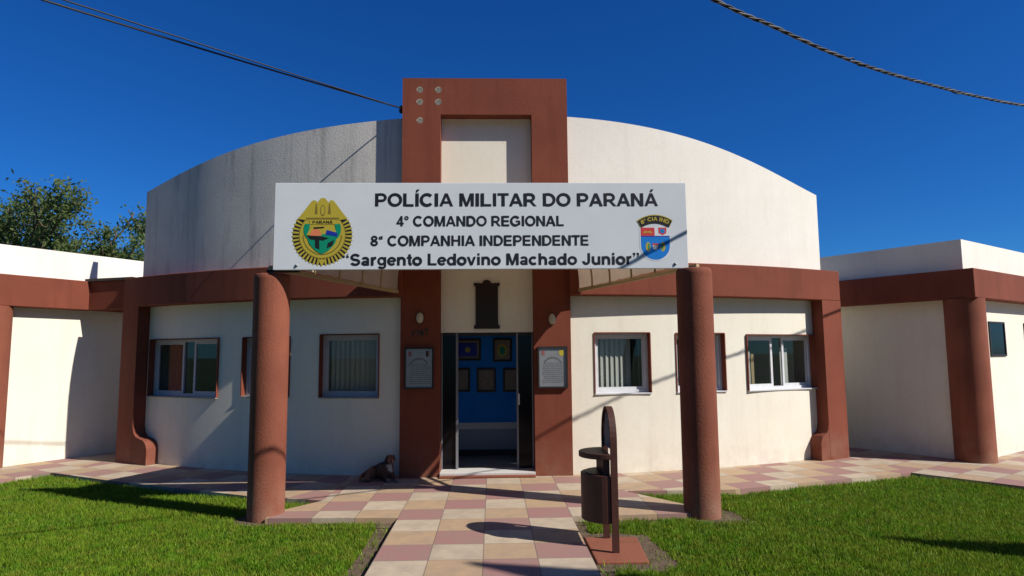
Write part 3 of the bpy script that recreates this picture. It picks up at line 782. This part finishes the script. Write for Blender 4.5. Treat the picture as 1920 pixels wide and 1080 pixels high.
# left emblem: gilt sunburst badge with crest and shield landscape (local units: half width 1)
def emb(mb, cx, cz, s, poly, lift, mat):
    vs = [(cx + x * s, SY - lift, cz + z * s) for x, z in poly]
    n = len(vs); a = sum(poly[i][0] * poly[(i + 1) % n][1] - poly[(i + 1) % n][0] * poly[i][1] for i in range(n))
    mb.add(vs if a > 0 else vs[::-1], [tuple(range(n))], mat)
ec, ez, es = -1.815, 3.075, .332
e1 = MB()
nr = 31
sun_ = lambda r, q: (r * math.cos(R(q)), r * math.sin(R(q)) * 1.02 - .10)
emb(e1, ec, ez, es, [sun_(.985, 148 + 244 * i / 60) for i in range(61)], .0015, 'emblem_black')
for k in range(nr):
    q = 150 + 240 * k / (nr - 1)
    emb(e1, ec, ez, es, [sun_(.66, q - 1.9), sun_(.66, q + 1.9), sun_(.98, q + 2.0), sun_(1.03, q), sun_(.98, q - 2.0)], .0021 + .0001 * (k % 2), 'gold')
emb(e1, ec, ez, es, [sun_(.78, 360 * i / 40) for i in range(40)], .0028, 'gold_dark')
emb(e1, ec, ez, es, [sun_(.755, 360 * i / 40) for i in range(40)], .0034, 'gold')
emb(e1, ec, ez, es, [sun_(.66, 180 + 180 * i / 20) for i in range(21)] + [sun_(.62, 360 - 180 * i / 20) for i in range(21)], .0038, 'gold_dark')
emb(e1, ec, ez, es, [(0, -1.16), (-.12, -.92), (.12, -.92)], .0045, 'gold')
emb(e1, ec, ez, es, [(-.84, .46), (-.70, .62), (-.36, 1.08), (-.26, 1.10), (-.18, 1.02), (-.07, 1.17), (.07, 1.17), (.18, 1.02), (.26, 1.10), (.36, 1.08), (.70, .62), (.84, .46), (.45, .40), (-.45, .40)][::-1], .0046, 'gold')
for x in (-.22, .22): emb(e1, ec, ez, es, [(x - .05, .62), (x + .05, .62), (x + .015, .98), (x - .015, .98)], .0052, 'gold_dark')
emb(e1, ec, ez, es, arc(0, .74, .085, .20, 0, 345, 12), .0054, 'gold_dark'); emb(e1, ec, ez, es, arc(0, .75, .06, .16, 0, 345, 12), .0058, 'gold')
emb(e1, ec, ez, es, [(-.55, .44), (.55, .44), (.55, .50), (-.55, .50)], .0056, 'gold_dark')
emb(e1, ec, ez, es, [(-.42, .27), (.42, .27), (.44, .42), (-.44, .42)], .0060, 'gold')
text(e1, 'PARANÁ', ec - .34 * es, ec + .34 * es, ez + .295 * es, .10 * es, lambda u, v, l: (u, SY - l - .0062, v), 'emblem_black', .0003)
for sgn in (-1, 1):
    g_ = arc(sgn * -.02, .10, .64, .55, 20, -32, 8) if sgn > 0 else arc(.02, .10, .64, .55, 160, 212, 8)
    g2 = [(x * .70, z * .9 + .02) for x, z in g_[::-1]]
    emb(e1, ec, ez, es, g_ + g2, .0064, 'emblem_green')
shield = [(-.52, -.12), (-.30, .05), (.30, .05), (.52, -.12), (.42, -.40), (.22, -.62), (0, -.74), (-.22, -.62), (-.42, -.40)]
emb(e1, ec, ez, es, shield, .0068, 'emblem_green')
emb(e1, ec, ez, es, [(-.52, -.1), (-.36, .24), (.36, .24), (.5, -.08), (.1, -.06)], .0072, 'gold')
emb(e1, ec, ez, es, arc(-.22, -.12, .19, .24, 0, 180, 12), .0076, 'emblem_orange')
emb(e1, ec, ez, es, [(.15, .08), (.50, -.02), (.50, -.15), (.10, -.08)], .0078, 'emblem_navy')
emb(e1, ec, ez, es, [(-.52, -.10), (.0, -.14), (.22, -.20), (.05, -.28), (-.40, -.24)], .0082, 'emblem_black')
emb(e1, ec, ez, es, [(-.24, -.24), (-.10, -.24), (-.08, -.58), (-.22, -.52)], .0085, 'emblem_black')
emb(e1, ec, ez, es, [(.20, -.36), (.40, -.26), (.34, -.46), (.16, -.54)], .0085, 'emblem_black')
emb(e1, ec, ez, es, [(-.30, .17), (.06, .19), (.06, .14), (-.28, .11)], .0085, 'emblem_black')
part(e1, 'emblem', None, sign, 0, 'gilt sunburst badge with landscape shield')
e2 = MB(); hc, hz = 1.912, 2.99; s2 = .21
sh = [(-.80, .62), (.80, .62), (.80, -.35)] + [(.80 * math.cos(R(q)), -.35 + .80 * math.sin(R(q))) for q in range(-15, -180, -15)] + [(-.80, -.35)]
emb(e2, hc, hz, s2, [(x * 1.07, z * 1.04) for x, z in sh], .0015, 'emblem_white')
emb(e2, hc, hz, s2, [(-.78, .13)] + [(.78, .13), (.78, -.35)] + [(.78 * math.cos(R(q)), -.35 + .78 * math.sin(R(q))) for q in range(-15, -180, -15)] + [(-.78, -.35)], .0022, 'emblem_blue')
emb(e2, hc, hz, s2, [(-.78, .17), (-.03, .17), (-.03, .62), (-.78, .62)], .0022, 'emblem_red')
emb(e2, hc, hz, s2, [(-.78, .12), (.78, .12), (.78, .17), (-.78, .17)], .0026, 'emblem_navy')
emb(e2, hc, hz, s2, [(.17, .62), (.62, .62), (.60, .32), (.40, .20), (.19, .32)], .0024, 'emblem_red')
emb(e2, hc, hz, s2, arc(.395, .43, .13, .13, 0, 345, 12), .0028, 'emblem_blue'); emb(e2, hc, hz, s2, arc(.395, .43, .05, .05, 0, 345, 10), .0032, 'emblem_green')
emb(e2, hc, hz, s2, [(-.66, .34), (-.55, .44), (-.40, .40), (-.26, .44), (-.14, .34), (-.22, .32), (-.40, .36), (-.58, .32)], .0028, 'gold')
for x in (-.40, .40): emb(e2, hc, hz, s2, arc(x, -.42, .13, .26, 0, 345, 14), .0028, 'gold'); emb(e2, hc, hz, s2, arc(x * .9, -.42, .05, .17, 0, 345, 12), .0032, 'emblem_green')
emb(e2, hc, hz, s2, [(-.16, -.26), (.16, -.26), (.15, -.5), (0, -.62), (-.15, -.5)], .0030, 'emblem_white'); emb(e2, hc, hz, s2, [(-.16, -.24), (.16, -.24), (.16, -.34), (-.16, -.34)], .0034, 'emblem_red')
bann = arc(0, -.75, 1.78, 2.05, 122, 58, 14); bin_ = arc(0, -.75, 1.42, 1.62, 58, 122, 14)
emb(e2, hc, hz, s2, [(x * 1.03, z * 1.02) for x, z in bann + bin_], .0036, 'gold')
Lb, Rb = bann, bin_[::-1]
for i in range(14):
    emb(e2, hc, hz, s2, [tuple(np.array(p) * .985 + np.array([0, .0])) for p in (Lb[i], Lb[i + 1], Rb[i + 1], Rb[i])], .0042, 'emblem_black')
def bann3(u, v, l):
    a = R(118 - 56 * u); r = 1.0
    x = (1.50 + .24 * v) * math.cos(a); z = -.75 + (1.72 + .26 * v) * math.sin(a)
    return (hc + x * s2, SY - .0044 - l, hz + z * s2)
text(e2, '8ª CIA IND', 0, 1, .1, .8, bann3, 'gold', .0002)
part(e2, 'emblem', None, sign, 0, 'red, white and blue shield under a black banner')
for x in (-2.09, 2.13):
    mb = MB(); mb.lathe((x, SY - .004, SZ0 + .05), [(.012, -.012), (.012, .012)], 12); part(mb, 'fixing_bolt', 'plaque_metal', sign)

# ------------------------------------------------------------ vaulted canopy between sign and tower
can = empty('entrance_canopy', (0, 8.4, 2.62), 'pale ribbed vaulted canopy narrowing from the sign back to the portal tower', 'canopy')
def vault(t, q, off=0):
    wd = 2.27 + (1.262 - 2.27) * t; zs = 2.715 + (2.635 - 2.715) * t; rise = .88 + (.98 - .88) * t; y = 7.40 + (9.455 - 7.40) * t
    c, s = math.cos(q), math.sin(q)
    x = -wd * math.copysign(abs(c) ** .62, c); z = zs + rise * abs(s) ** .8
    return Vector((x - math.copysign(off * abs(c), c) * -1 * 0, y, z + off))
mb = MB(); nt, nq = 24, 40
vs = []
for i in range(nt + 1):
    for j in range(nq + 1):
        v = vault(i / nt, math.pi * j / nq); v.z += .006 * math.sin(i * 2.6); vs.append(v)
mb.add(vs, [(i * (nq + 1) + j, i * (nq + 1) + j + 1, (i + 1) * (nq + 1) + j + 1, (i + 1) * (nq + 1) + j) for i in range(nt) for j in range(nq)], None, True)
part(mb, 'sheet', 'awning_sheet', can)
mb = MB(); vs = []
for yy in (9.44, 9.652):
    for j in range(21):
        x = -.662 + 1.31 * j / 20; c_ = (abs(x) / 1.262) ** (1 / .62); vs.append((x, yy, 2.635 + .98 * (1 - c_ * c_) ** .4 + .003))
mb.add(vs, [(j, j + 1, 22 + j, 21 + j) for j in range(20)], None, True); part(mb, 'rear_sun_block', 'awning_sheet', can)  # hidden strip added to stop sun falling between vault and panel
for t in (.02, .22, .42, .62, .8, .985):
    mb = MB(); mb.tube([vault(t, math.pi * j / 40) + Vector((0, 0, -.022)) for j in range(41)], .016, 8); part(mb, 'rib', 'wood_pale', can)
for s_ in (0, math.pi):
    mb = MB()
    a, b = vault(0, s_), vault(1, s_); a = Vector((math.copysign(2.42, a.x), 7.38, a.z)); d = (b - a).normalized(); nx = Vector((d.y, -d.x, 0)) * .022
    q = [a - nx, b - nx, b + nx, a + nx]
    mb.add([(*p.xy, p.z - .045) for p in q] + [(*p.xy, p.z + .004) for p in q], [(3, 2, 1, 0), (4, 5, 6, 7), (0, 1, 5, 4), (1, 2, 6, 5), (2, 3, 7, 6), (3, 0, 4, 7)])
    part(mb, 'edge_beam', 'wood_pale', can)

# ------------------------------------------------------------ fittings on the tower
def wplaque(x0, x1, z0, z1, lb, second):
    e = empty('wall_plaque', ((x0 + x1) / 2, TY, z0), lb, 'plaque', 'grey notice plaques either side of the door')
    f = MB(); t = .022; ya, yb = TY - .05, TY - .002
    f.box(x0, x1, ya, yb, z0, z0 + t); f.box(x0, x1, ya, yb, z1 - t, z1); f.box(x0, x0 + t, ya + .001, yb, z0 + t, z1 - t); f.box(x1 - t, x1, ya + .001, yb, z0 + t, z1 - t)
    part(f, 'frame', 'dark_frame', e)
    p = MB(); p.box(x0 + t, x1 - t, TY - .03, TY - .004, z0 + t, z1 - t); part(p, 'panel', 'plaque_metal', e)
    d = MB(); y = TY - .032
    cx = (x0 + x1) / 2
    d.slab_xz([(x0 + .055, z1 - .125), (x0 + .10, z1 - .125), (x0 + .10, z1 - .055), (x0 + .055, z1 - .055)], y, y + .0015, 'faded_red')
    if second: d.slab_xz(arc(x1 - .085, z1 - .09, .038, .048, 0, 345, 16), y, y + .0015, 'gold')
    else:
        d.slab_xz([(x1 - .11, z1 - .13), (x1 - .08, z1 - .13), (x1 - .08, z1 - .05), (x1 - .11, z1 - .05)], y, y + .0015, 'emblem_black'); d.slab_xz([(x1 - .079, z1 - .13), (x1 - .06, z1 - .13), (x1 - .06, z1 - .05), (x1 - .079, z1 - .05)], y, y + .0015, 'faded_red')
    n = 12
    for i in range(n):
        q0, q1 = R(140 - 100 * i / n), R(140 - 100 * (i + .72) / n); r0, r1 = .19, .215; zc = z1 - .36
        d.slab_xz([(cx + r0 * .8 * math.cos(q0), zc + r0 * math.sin(q0)), (cx + r1 * .8 * math.cos(q0), zc + r1 * math.sin(q0)), (cx + r1 * .8 * math.cos(q1), zc + r1 * math.sin(q1)), (cx + r0 * .8 * math.cos(q1), zc + r0 * math.sin(q1))], y, y + .0012, 'plaque_ink')
    for r in range(11):
        zc = z1 - .24 - r * .027; xx = x0 + .06 + rng.uniform(0, .03)
        while xx < x1 - .075:
            wl_ = rng.uniform(.015, .045); d.slab_xz([(xx, zc), (xx + wl_, zc), (xx + wl_, zc + .009), (xx, zc + .009)], y, y + .001, 'plaque_ink'); xx += wl_ + .009
    part(d, 'engraving', None, e)
wplaque(-1.182, -.768, 1.233, 1.818, 'grey framed plaque on the left tower leg below the house number', 0)
wplaque(.716, 1.143, 1.228, 1.818, 'grey framed plaque with a yellow crest on the right tower leg', 1)
for x, z, lb in ((-.968, 2.24, 'small oval wall lamp above the house number on the left tower leg'), (.930, 2.21, 'small oval wall lamp on the right tower leg by the door')):
    e = empty('wall_lamp', (x, TY, z), lb, 'lamp', 'oval lamps beside the entrance')
    mb = MB(); mb.slab_xz(arc(x, z, .06, .085, 0, 345, 20), TY - .025, TY - .001); part(mb, 'base', 'dark_frame', e)
    bm = bmesh.new(); bmesh.ops.create_uvsphere(bm, u_segments=20, v_segments=12, radius=1); me = bpy.data.meshes.new('glass_bowl'); bm.to_mesh(me); bm.free()
    for v in me.vertices: v.co = (x + v.co.x * .052, TY - .03 + v.co.y * .06, z + v.co.z * .078)
    for p in me.polygons: p.use_smooth = True
    me.materials.append(MATS['lamp_white']); o = bpy.data.objects.new('glass_bowl', me); col.objects.link(o); attach(o, e)
hn = MB()
def num3(u, v, l):
    a = R(9); return (-1.095 + (u * math.cos(a) - v * math.sin(a)), TY - .004 - l, 1.965 + (u * math.sin(a) + v * math.cos(a)))
text(hn, '1767', 0, .265, 0, .085, num3, 'number_iron')
o = hn.build('house_number', 'number_iron'); tag(o, 'dark metal house number tilted on the left tower leg above the plaque', 'house number')
bz = empty('bronze_plaque', (0, PY, 2.12), 'dark bronze tablet with a crested top on the cream panel above the door', 'plaque')
mb = MB()
out = [(-.175, 2.15), (-.205, 2.12), (-.195, 2.085), (.175, 2.085), (.185, 2.12), (.155, 2.15), (.155, 2.70), (.185, 2.735), (.175, 2.765), (.06, 2.755), (.04, 2.79), (-.01, 2.81), (-.06, 2.79), (-.08, 2.755), (-.195, 2.765), (-.205, 2.735), (-.175, 2.70)]
mb.slab_xz(out, PY - .035, PY - .002); part(mb, 'tablet', 'bronze', bz, .006)
mb = MB()
for r in range(14):
    zc = 2.66 - r * .035; xx = -.14 + rng.uniform(0, .02)
    while xx < .10:
        q = rng.uniform(.02, .05); mb.slab_xz([(xx, zc), (xx + q, zc), (xx + q, zc + .012), (xx, zc + .012)], PY - .0385, PY - .0355); xx += q + .01
part(mb, 'raised_text', 'plaque_metal' if False else 'bronze', bz)

# ------------------------------------------------------------ litter bin on its slab
mb = MB(); mb.prism(SLAB, -.12, -.032); tag(mb.build('concrete_slab', 'slab_red', None, .01), 'small red painted slab under the litter bin beside the path', 'slab')
BX = 1.142; yA, yB = 5.925, 6.42
lb_ = empty('litter_bin', (BX, 6.17, .012), 'brown litter bin with a hooded bucket hung on a tall arched frame', 'litter bin')
yc, hwid = (yA + yB) / 2, (yB - yA) / 2
arch = [(yA, .0)] + [(yc - hwid * math.cos(R(q)), .92 + .30 * math.sin(R(q))) for q in range(0, 181, 9)] + [(yB, .0)]
mb = MB(); th, bw = .028, .030
ins = [(yA + th, .0)] + [(yc - (hwid - th) * math.cos(R(q)), .92 + (.30 - th) * math.sin(R(q))) for q in range(0, 181, 9)] + [(yB - th, .0)]
n = len(arch)
vs = [(BX + dx, y, z - .03 * (z < .01)) for dx in (-bw, bw) for y, z in arch] + [(BX + dx, y, z - .03 * (z < .01)) for dx in (-bw, bw) for y, z in ins]
fs = []
for i in range(n - 1):
    fs += [(i, i + 1, n + i + 1, n + i), (2 * n + i + 1, 2 * n + i, 3 * n + i, 3 * n + i + 1), (i + 1, i, 2 * n + i, 2 * n + i + 1), (n + i, n + i + 1, 3 * n + i + 1, 3 * n + i)]
fs += [(0, n, 3 * n, 2 * n), (n - 1, 3 * n - 1, 4 * n - 1, 2 * n - 1)]
mb.add(vs, fs); part(mb, 'arched_frame', 'bin_brown', lb_)
mb = MB()
pl = [(yc - (hwid - .03) * math.cos(R(q)), .92 + .26 * math.sin(R(q))) for q in range(0, 161, 10)] + [(yc + hwid * .90, .84), (yA + .03, .84)]
n = len(pl); vs = [(BX - .006, y, z) for y, z in pl] + [(BX + .006, y, z) for y, z in pl]
mb.add(vs, [tuple(range(n)), tuple(range(2 * n - 1, n - 1, -1))] + [(i, n + i, n + (i + 1) % n, (i + 1) % n) for i in range(n)]); part(mb, 'notice_plate', 'bin_plate', lb_)
def half_round(mb, x, r, z0, z1, rx):
    pr = [(x - rx * math.cos(R(q)), yc + r * math.sin(R(q))) for q in range(-90, 91, 10)]
    mb.prism(pr, z0, z1)
mb = MB(); half_round(mb, BX - .031, .235, .21, .625, .235)
bk = part(mb, 'bucket', 'bin_brown', lb_, .008)
mb = MB(); half_round(mb, BX - .031, .22, .626, .632, .20); attach_sub(mb, 'liner', 'emblem_black', bk)
mb = MB(); half_round(mb, BX - .031, .25, .765, .815, .25); part(mb, 'hood', 'bin_brown', lb_, .008)
mb = MB(); mb.box(BX - .09, BX - .032, yc - .2, yc + .2, .632, .764); part(mb, 'back_plate', 'bin_brown', lb_)

# ------------------------------------------------------------ dog lying against the wall
def make_dog():
    e = empty('dog', (-1.5, 9.33, 0), 'brown and black dog lying on the paving against the tower with a pale chest', 'dog')
    J = {}; vs, ed, rd = [], [], []
    def j(name, p, r, par=None):
        J[name] = len(vs); vs.append(p); rd.append(r)
        if par: ed.append((J[par], J[name]))
    j('hip', (-1.73, 9.42, .105), .112)
    j('loin', (-1.63, 9.41, .115), .118, 'hip'); j('ribs', (-1.53, 9.38, .13), .128, 'loin'); j('chest', (-1.44, 9.33, .15), .112, 'ribs')
    j('neck', (-1.415, 9.31, .265), .066, 'chest'); j('nape', (-1.405, 9.285, .318), .066, 'neck'); j('skull', (-1.395, 9.245, .332), .062, 'nape')
    j('muzzle', (-1.375, 9.185, .295), .032, 'skull'); j('nose', (-1.368, 9.155, .275), .024, 'muzzle')
    for s_, dx in ((1, .055), (-1, -.065)):
        j('el%d' % s_, (-1.42 + dx, 9.27, .07), .042, 'chest'); j('wr%d' % s_, (-1.35 + dx, 9.15, .032), .026, 'el%d' % s_); j('pw%d' % s_, (-1.32 + dx, 9.07, .026), .026, 'wr%d' % s_)
    j('kn', (-1.66, 9.27, .10), .07, 'hip'); j('hk', (-1.76, 9.20, .05), .035, 'kn'); j('hp', (-1.66, 9.15, .03), .027, 'hk')
    j('t0', (-1.83, 9.36, .06), .03, 'hip'); j('t1', (-1.84, 9.24, .03), .022, 't0'); j('t2', (-1.76, 9.14, .022), .016, 't1')
    me = bpy.data.meshes.new('body'); me.from_pydata(vs, ed, [])
    o = bpy.data.objects.new('body', me); col.objects.link(o)
    sk = o.modifiers.new('skin', 'SKIN'); sk.use_smooth_shade = True
    for i, v in enumerate(me.skin_vertices[0].data): v.radius = (rd[i], rd[i]); v.use_root = (i == 0)
    sb = o.modifiers.new('sub', 'SUBSURF'); sb.levels = 2; sb.render_levels = 2
    dg = bpy.context.evaluated_depsgraph_get(); nm = bpy.data.meshes.new_from_object(o.evaluated_get(dg))
    o.modifiers.clear(); o.data = nm; nm.name = 'body'
    ca = nm.color_attributes.new('coat', 'FLOAT_COLOR', 'POINT')
    for i, v in enumerate(nm.vertices):
        x, y, z = v.co; c = (.11, .042, .02)
        if x > -1.66 and x < -1.42 and y > 9.30: c = (.03, .017, .012)
        if y < 9.275 and z > .245: c = (.34, .11, .05)
        if z > .24 and x < -1.43 and y > 9.24: c = (.02, .013, .012)
        if y < 9.255 and .14 < z < .225 and x > -1.43: c = (.6, .5, .42)
        if y < 9.20 and z > .24 and z < .30: c = (.42, .32, .26)
        if y < 9.16 and z > .24: c = (.015, .012, .012)
        if y < 9.13 and z < .08: c = (.30, .22, .18)
        if x < -1.68: c = (.22, .08, .035)
        ca.data[i].color = (*c, 1)
    nm.materials.append(MATS['dog_fur'])
    for p in nm.polygons: p.use_smooth = True
    attach(o, e)
    for s_ in (-1, 1):
        mb = MB(); bx = -1.395 + s_ * .036
        vv = [(bx, 9.268, .378), (bx + s_ * .006, 9.225, .368), (bx + s_ * .030, 9.222, .325), (bx + s_ * .032, 9.235, .285), (bx + s_ * .026, 9.262, .31)]
        v2 = [(x + s_ * .010, y - .004, z) for x, y, z in vv]
        mb.add(vv + v2, [(0, 1, 2, 3, 4), (9, 8, 7, 6, 5)] + [(i, (i + 1) % 5, 5 + (i + 1) % 5, 5 + i) for i in range(5)], None, True)
        oo = mb.build('ear', 'dark_frame'); attach(oo, e)
        mb = MB(); mb.lathe((-1.395 + s_ * .025, 9.192, .345), [(.002, -.009), (.008, -.004), (.009, 0), (.008, .004), (.002, .009)], 10); attach(mb.build('eye', 'emblem_black'), e)
    e.location = (-1.435, 9.335, 0); e.scale = (.93, .93, .93)
make_dog()

# ------------------------------------------------------------ cables
def sagline(a, b, n, sag):
    a, b = Vector(a), Vector(b)
    return [a.lerp(b, i / n) + Vector((0, 0, -sag * 4 * (i / n) * (1 - i / n))) for i in range(n + 1)]
pts = sagline((-1.26, 9.50, 5.367), (-21.0, -11.2, 6.3), 90, .57)
for k, dz in enumerate((0, 1)):
    mb = MB()
    mb.tube([p + Vector((0, 0, (.0 if k == 0 else .05 * min(1, i / 14)))) + (Vector((.03, -.03, 0)) * k * min(1, i / 9)) for i, p in enumerate(pts)], .011 if k == 0 else .008, 6)
    tag(mb.build('service_cable', 'cable_black'), 'lower and thicker of the paired black cables running from the tower to the left' if k == 0 else 'upper and thinner of the paired black cables running from the tower to the left', 'cable', 'cables fixed to the tower')
mb = MB(); mb.lathe((-1.275, 9.52, 5.30), [(.018, 0), (.03, .02), (.03, .05), (.018, .07), (.03, .09), (.02, .11)], 14); mb.tube([(-1.30, 9.52, 5.36), (-1.24, 9.52, 5.36)], .008, 6)
tag(mb.build('insulator', 'cable_black'), 'small dark insulator holding the cables on the left side of the tower', 'insulator')
# twisted cable overhead, right
Q = [Vector(p) for p in (((-7.512, -0.394, 5.662), (-4.069, 1.643, 5.212), (-1.057, 3.426, 4.882), (1.955, 5.208, 4.662), (2.56, 5.566, 4.643), (3.329, 6.024, 4.617), (4.177, 6.555, 4.661), (5.162, 7.147, 4.752), (6.062, 7.669, 4.84), (7.09, 8.177, 4.927), (8.3, 8.78, 5.13), (10.3, 9.75, 5.75), (15.2, 12.1, 7.2)))]
cp = []
for i in range(len(Q) - 1):
    p0 = Q[max(i - 1, 0)]; p1 = Q[i]; p2 = Q[i + 1]; p3 = Q[min(i + 2, len(Q) - 1)]
    m_ = max(6, int((p2 - p1).length / .035))
    for k in range(m_):
        t = k / m_
        cp.append(.5 * ((2 * p1) + (p2 - p0) * t + (2 * p0 - 5 * p1 + 4 * p2 - p3) * t * t + (3 * p1 - p0 - 3 * p2 + p3) * t ** 3))
tw = empty('twisted_cable', tuple(Q[4]), 'thick twisted black and grey overhead cable crossing the sky at upper right', 'cable')
for k, mt in enumerate(('cable_black', 'cable_black', 'cable_grey')):
    mb = MB(); L = 0; q = []
    for i, p in enumerate(cp):
        if i: L += (p - cp[i - 1]).length
        t = (cp[min(i + 1, len(cp) - 1)] - cp[max(i - 1, 0)]).normalized(); e1_ = t.cross(Vector((0, 0, 1))).normalized(); e2_ = e1_.cross(t)
        a = 2 * math.pi * (L / .42 + k / 3) + .5 * math.sin(L * 1.7)
        loose = .0105 + (.012 if k == 0 and math.sin(L * 2.9 + 1.1) > .93 else 0)
        q.append(p + e1_ * (loose * math.cos(a)) + e2_ * (loose * math.sin(a)))
    mb.tube(q, .009, 6); part(mb, 'strand', mt, tw)

# ------------------------------------------------------------ trees
def limb_tree(root, height, spread, seed, leaf_mat, n_leaf, leaf, name_lbl, clump=.5, lean=(0, 0)):
    rr = random.Random(seed); g = np.random.default_rng(seed)
    e = empty('tree', root, name_lbl, 'tree', 'trees behind the left wing' if 'left wing' in name_lbl else None)
    mb = MB(); tips = []
    def grow(p, d, ln, r, lev):
        q = [p]; n = 5
        for i in range(n):
            d = (d + Vector((rr.uniform(-1, 1), rr.uniform(-1, 1), rr.uniform(-.3, .6))) * .16).normalized(); q.append(q[-1] + d * (ln / n))
        mb.tube(q, [max(.008, r * (1 - .45 * i / n)) for i in range(n + 1)], 7 if lev < 2 else 5)
        if lev >= 3 or r < .02: tips.append((q[-1], lev)); tips.append((q[3], lev)); return
        if lev >= 2: tips.append((q[3], lev))
        k = rr.choice((3, 4)) if lev else 5
        for i in range(k):
            a = 2 * math.pi * (i + rr.random() * .7) / k; s = rr.uniform(.5, 1.0) * spread
            nd = (d * rr.uniform(.6, 1.0) + Vector((math.cos(a) * s, math.sin(a) * s, rr.uniform(.0, .5)))).normalized()
            grow(q[-1] if i < 2 else q[rr.choice((3, 4))], nd, ln * rr.uniform(.62, .85), r * .55, lev + 1)
    grow(Vector(root), Vector((lean[0], lean[1], 1)).normalized(), height * .32, height * .022, 0)
    part(mb, 'trunk', 'bark', e)
    T = np.array([t[0] for t in tips]); m_ = len(T)
    idx = g.integers(0, m_, n_leaf)
    # leaves hang in uneven clumps round each twig end, some twigs nearly bare
    wgt = g.random(m_) ** 1.3; idx = g.choice(m_, n_leaf, p=wgt / wgt.sum())
    c = T[idx] + g.normal(0, 1, (n_leaf, 3)) * np.array([.42, .42, .36]) * height / 9 * clump
    a = g.normal(0, 1, (n_leaf, 3)); a /= np.linalg.norm(a, axis=1)[:, None]; b = g.normal(0, 1, (n_leaf, 3)); b -= a * (a * b).sum(1)[:, None]; b /= np.linalg.norm(b, axis=1)[:, None]
    s = leaf * (.6 + .8 * g.random(n_leaf))[:, None]
    v = np.stack([c - a * s, c + b * s * .42, c + a * s, c - b * s * .42], 1)
    me = bpy.data.meshes.new('crown'); n = n_leaf
    me.vertices.add(4 * n); me.loops.add(4 * n); me.polygons.add(n)
    me.vertices.foreach_set('co', v.ravel()); me.loops.foreach_set('vertex_index', np.arange(4 * n, dtype=np.int32)); me.polygons.foreach_set('loop_start', np.arange(0, 4 * n, 4, dtype=np.int32))
    at = me.attributes.new('tone', 'FLOAT', 'FACE'); at.data.foreach_set('value', (g.random(n) * .6).astype(np.float32))
    me.update(calc_edges=True); me.materials.append(MATS[leaf_mat])
    o = bpy.data.objects.new('crown', me); col.objects.link(o); attach(o, e)
    return e
limb_tree((-16.9, 24.5, GZ), 9.9, .85, 11, 'tree_leaf', 10500, .085, 'sparse leafy tree behind the left wing, at the picture edge')
limb_tree((-14.9, 25.5, GZ), 9.6, .75, 5, 'tree_leaf', 9000, .085, 'sparse leafy tree behind the left wing, close to the curved parapet')
def conifer(x, y, h, r, seed, lbl):
    g = np.random.default_rng(seed); e = empty('conical_shrub', (x, y, GZ), lbl, 'shrub')
    mb = MB(); mb.tube([(x, y, GZ), (x, y, h * .9)], [.05, .012], 7); part(mb, 'trunk', 'bark', e)
    n = 22000; t = g.random(n) ** .8; z = .15 + t * (h - .15); rad = r * np.minimum(1, (1 - t) * 2.2) * np.sqrt(g.random(n)); a = g.random(n) * 2 * np.pi
    c = np.c_[x + rad * np.cos(a), y + rad * np.sin(a), z]; d = g.normal(0, 1, (n, 3)); d[:, 2] = abs(d[:, 2]) + .6; d /= np.linalg.norm(d, axis=1)[:, None]
    b = np.cross(d, g.normal(0, 1, (n, 3))); b /= np.linalg.norm(b, axis=1)[:, None]; s = .06
    v = np.stack([c - d * s, c + b * s * .5, c + d * s, c - b * s * .5], 1)
    me = bpy.data.meshes.new('crown'); me.from_pydata(v.reshape(-1, 3).tolist(), [], [(4 * i, 4 * i + 1, 4 * i + 2, 4 * i + 3) for i in range(n)]); me.materials.append(MATS['conifer_leaf'])
    o = bpy.data.objects.new('crown', me); col.objects.link(o); attach(o, e)
conifer(8.5, 1.36, 7.95, 1.0, 1, 'tall conical evergreen off to the right, nearer the street')
conifer(10.9, 2.75, 6.6, .75, 2, 'shorter conical evergreen off to the right, nearer the right wing')

# the street behind the camera: asphalt and a row of dense trees added unseen to dim the sky light
mb = MB(); mb.add([(-60, -18, GZ - .014), (60, -18, GZ - .014), (60, -8, GZ - .014), (-60, -8, GZ - .014)], [(0, 1, 2, 3)])
plain('asphalt', (.06, .06, .062), .9, var=.3)
tag(mb.build('street', 'asphalt'), kind='structure')
for k in range(9):
    t = limb_tree((-22 + 5.4 * k + rng.uniform(-.8, .8), -5.2 - rng.uniform(0, 1.2), GZ), 12.5 + rng.uniform(-.8, .8), .8, 40 + k, 'tree_leaf', 9000, .36, 'dense tree added unseen behind the viewer to dim the sky light', 1.0)
    t['group'] = 'trees added to dim the sky light'
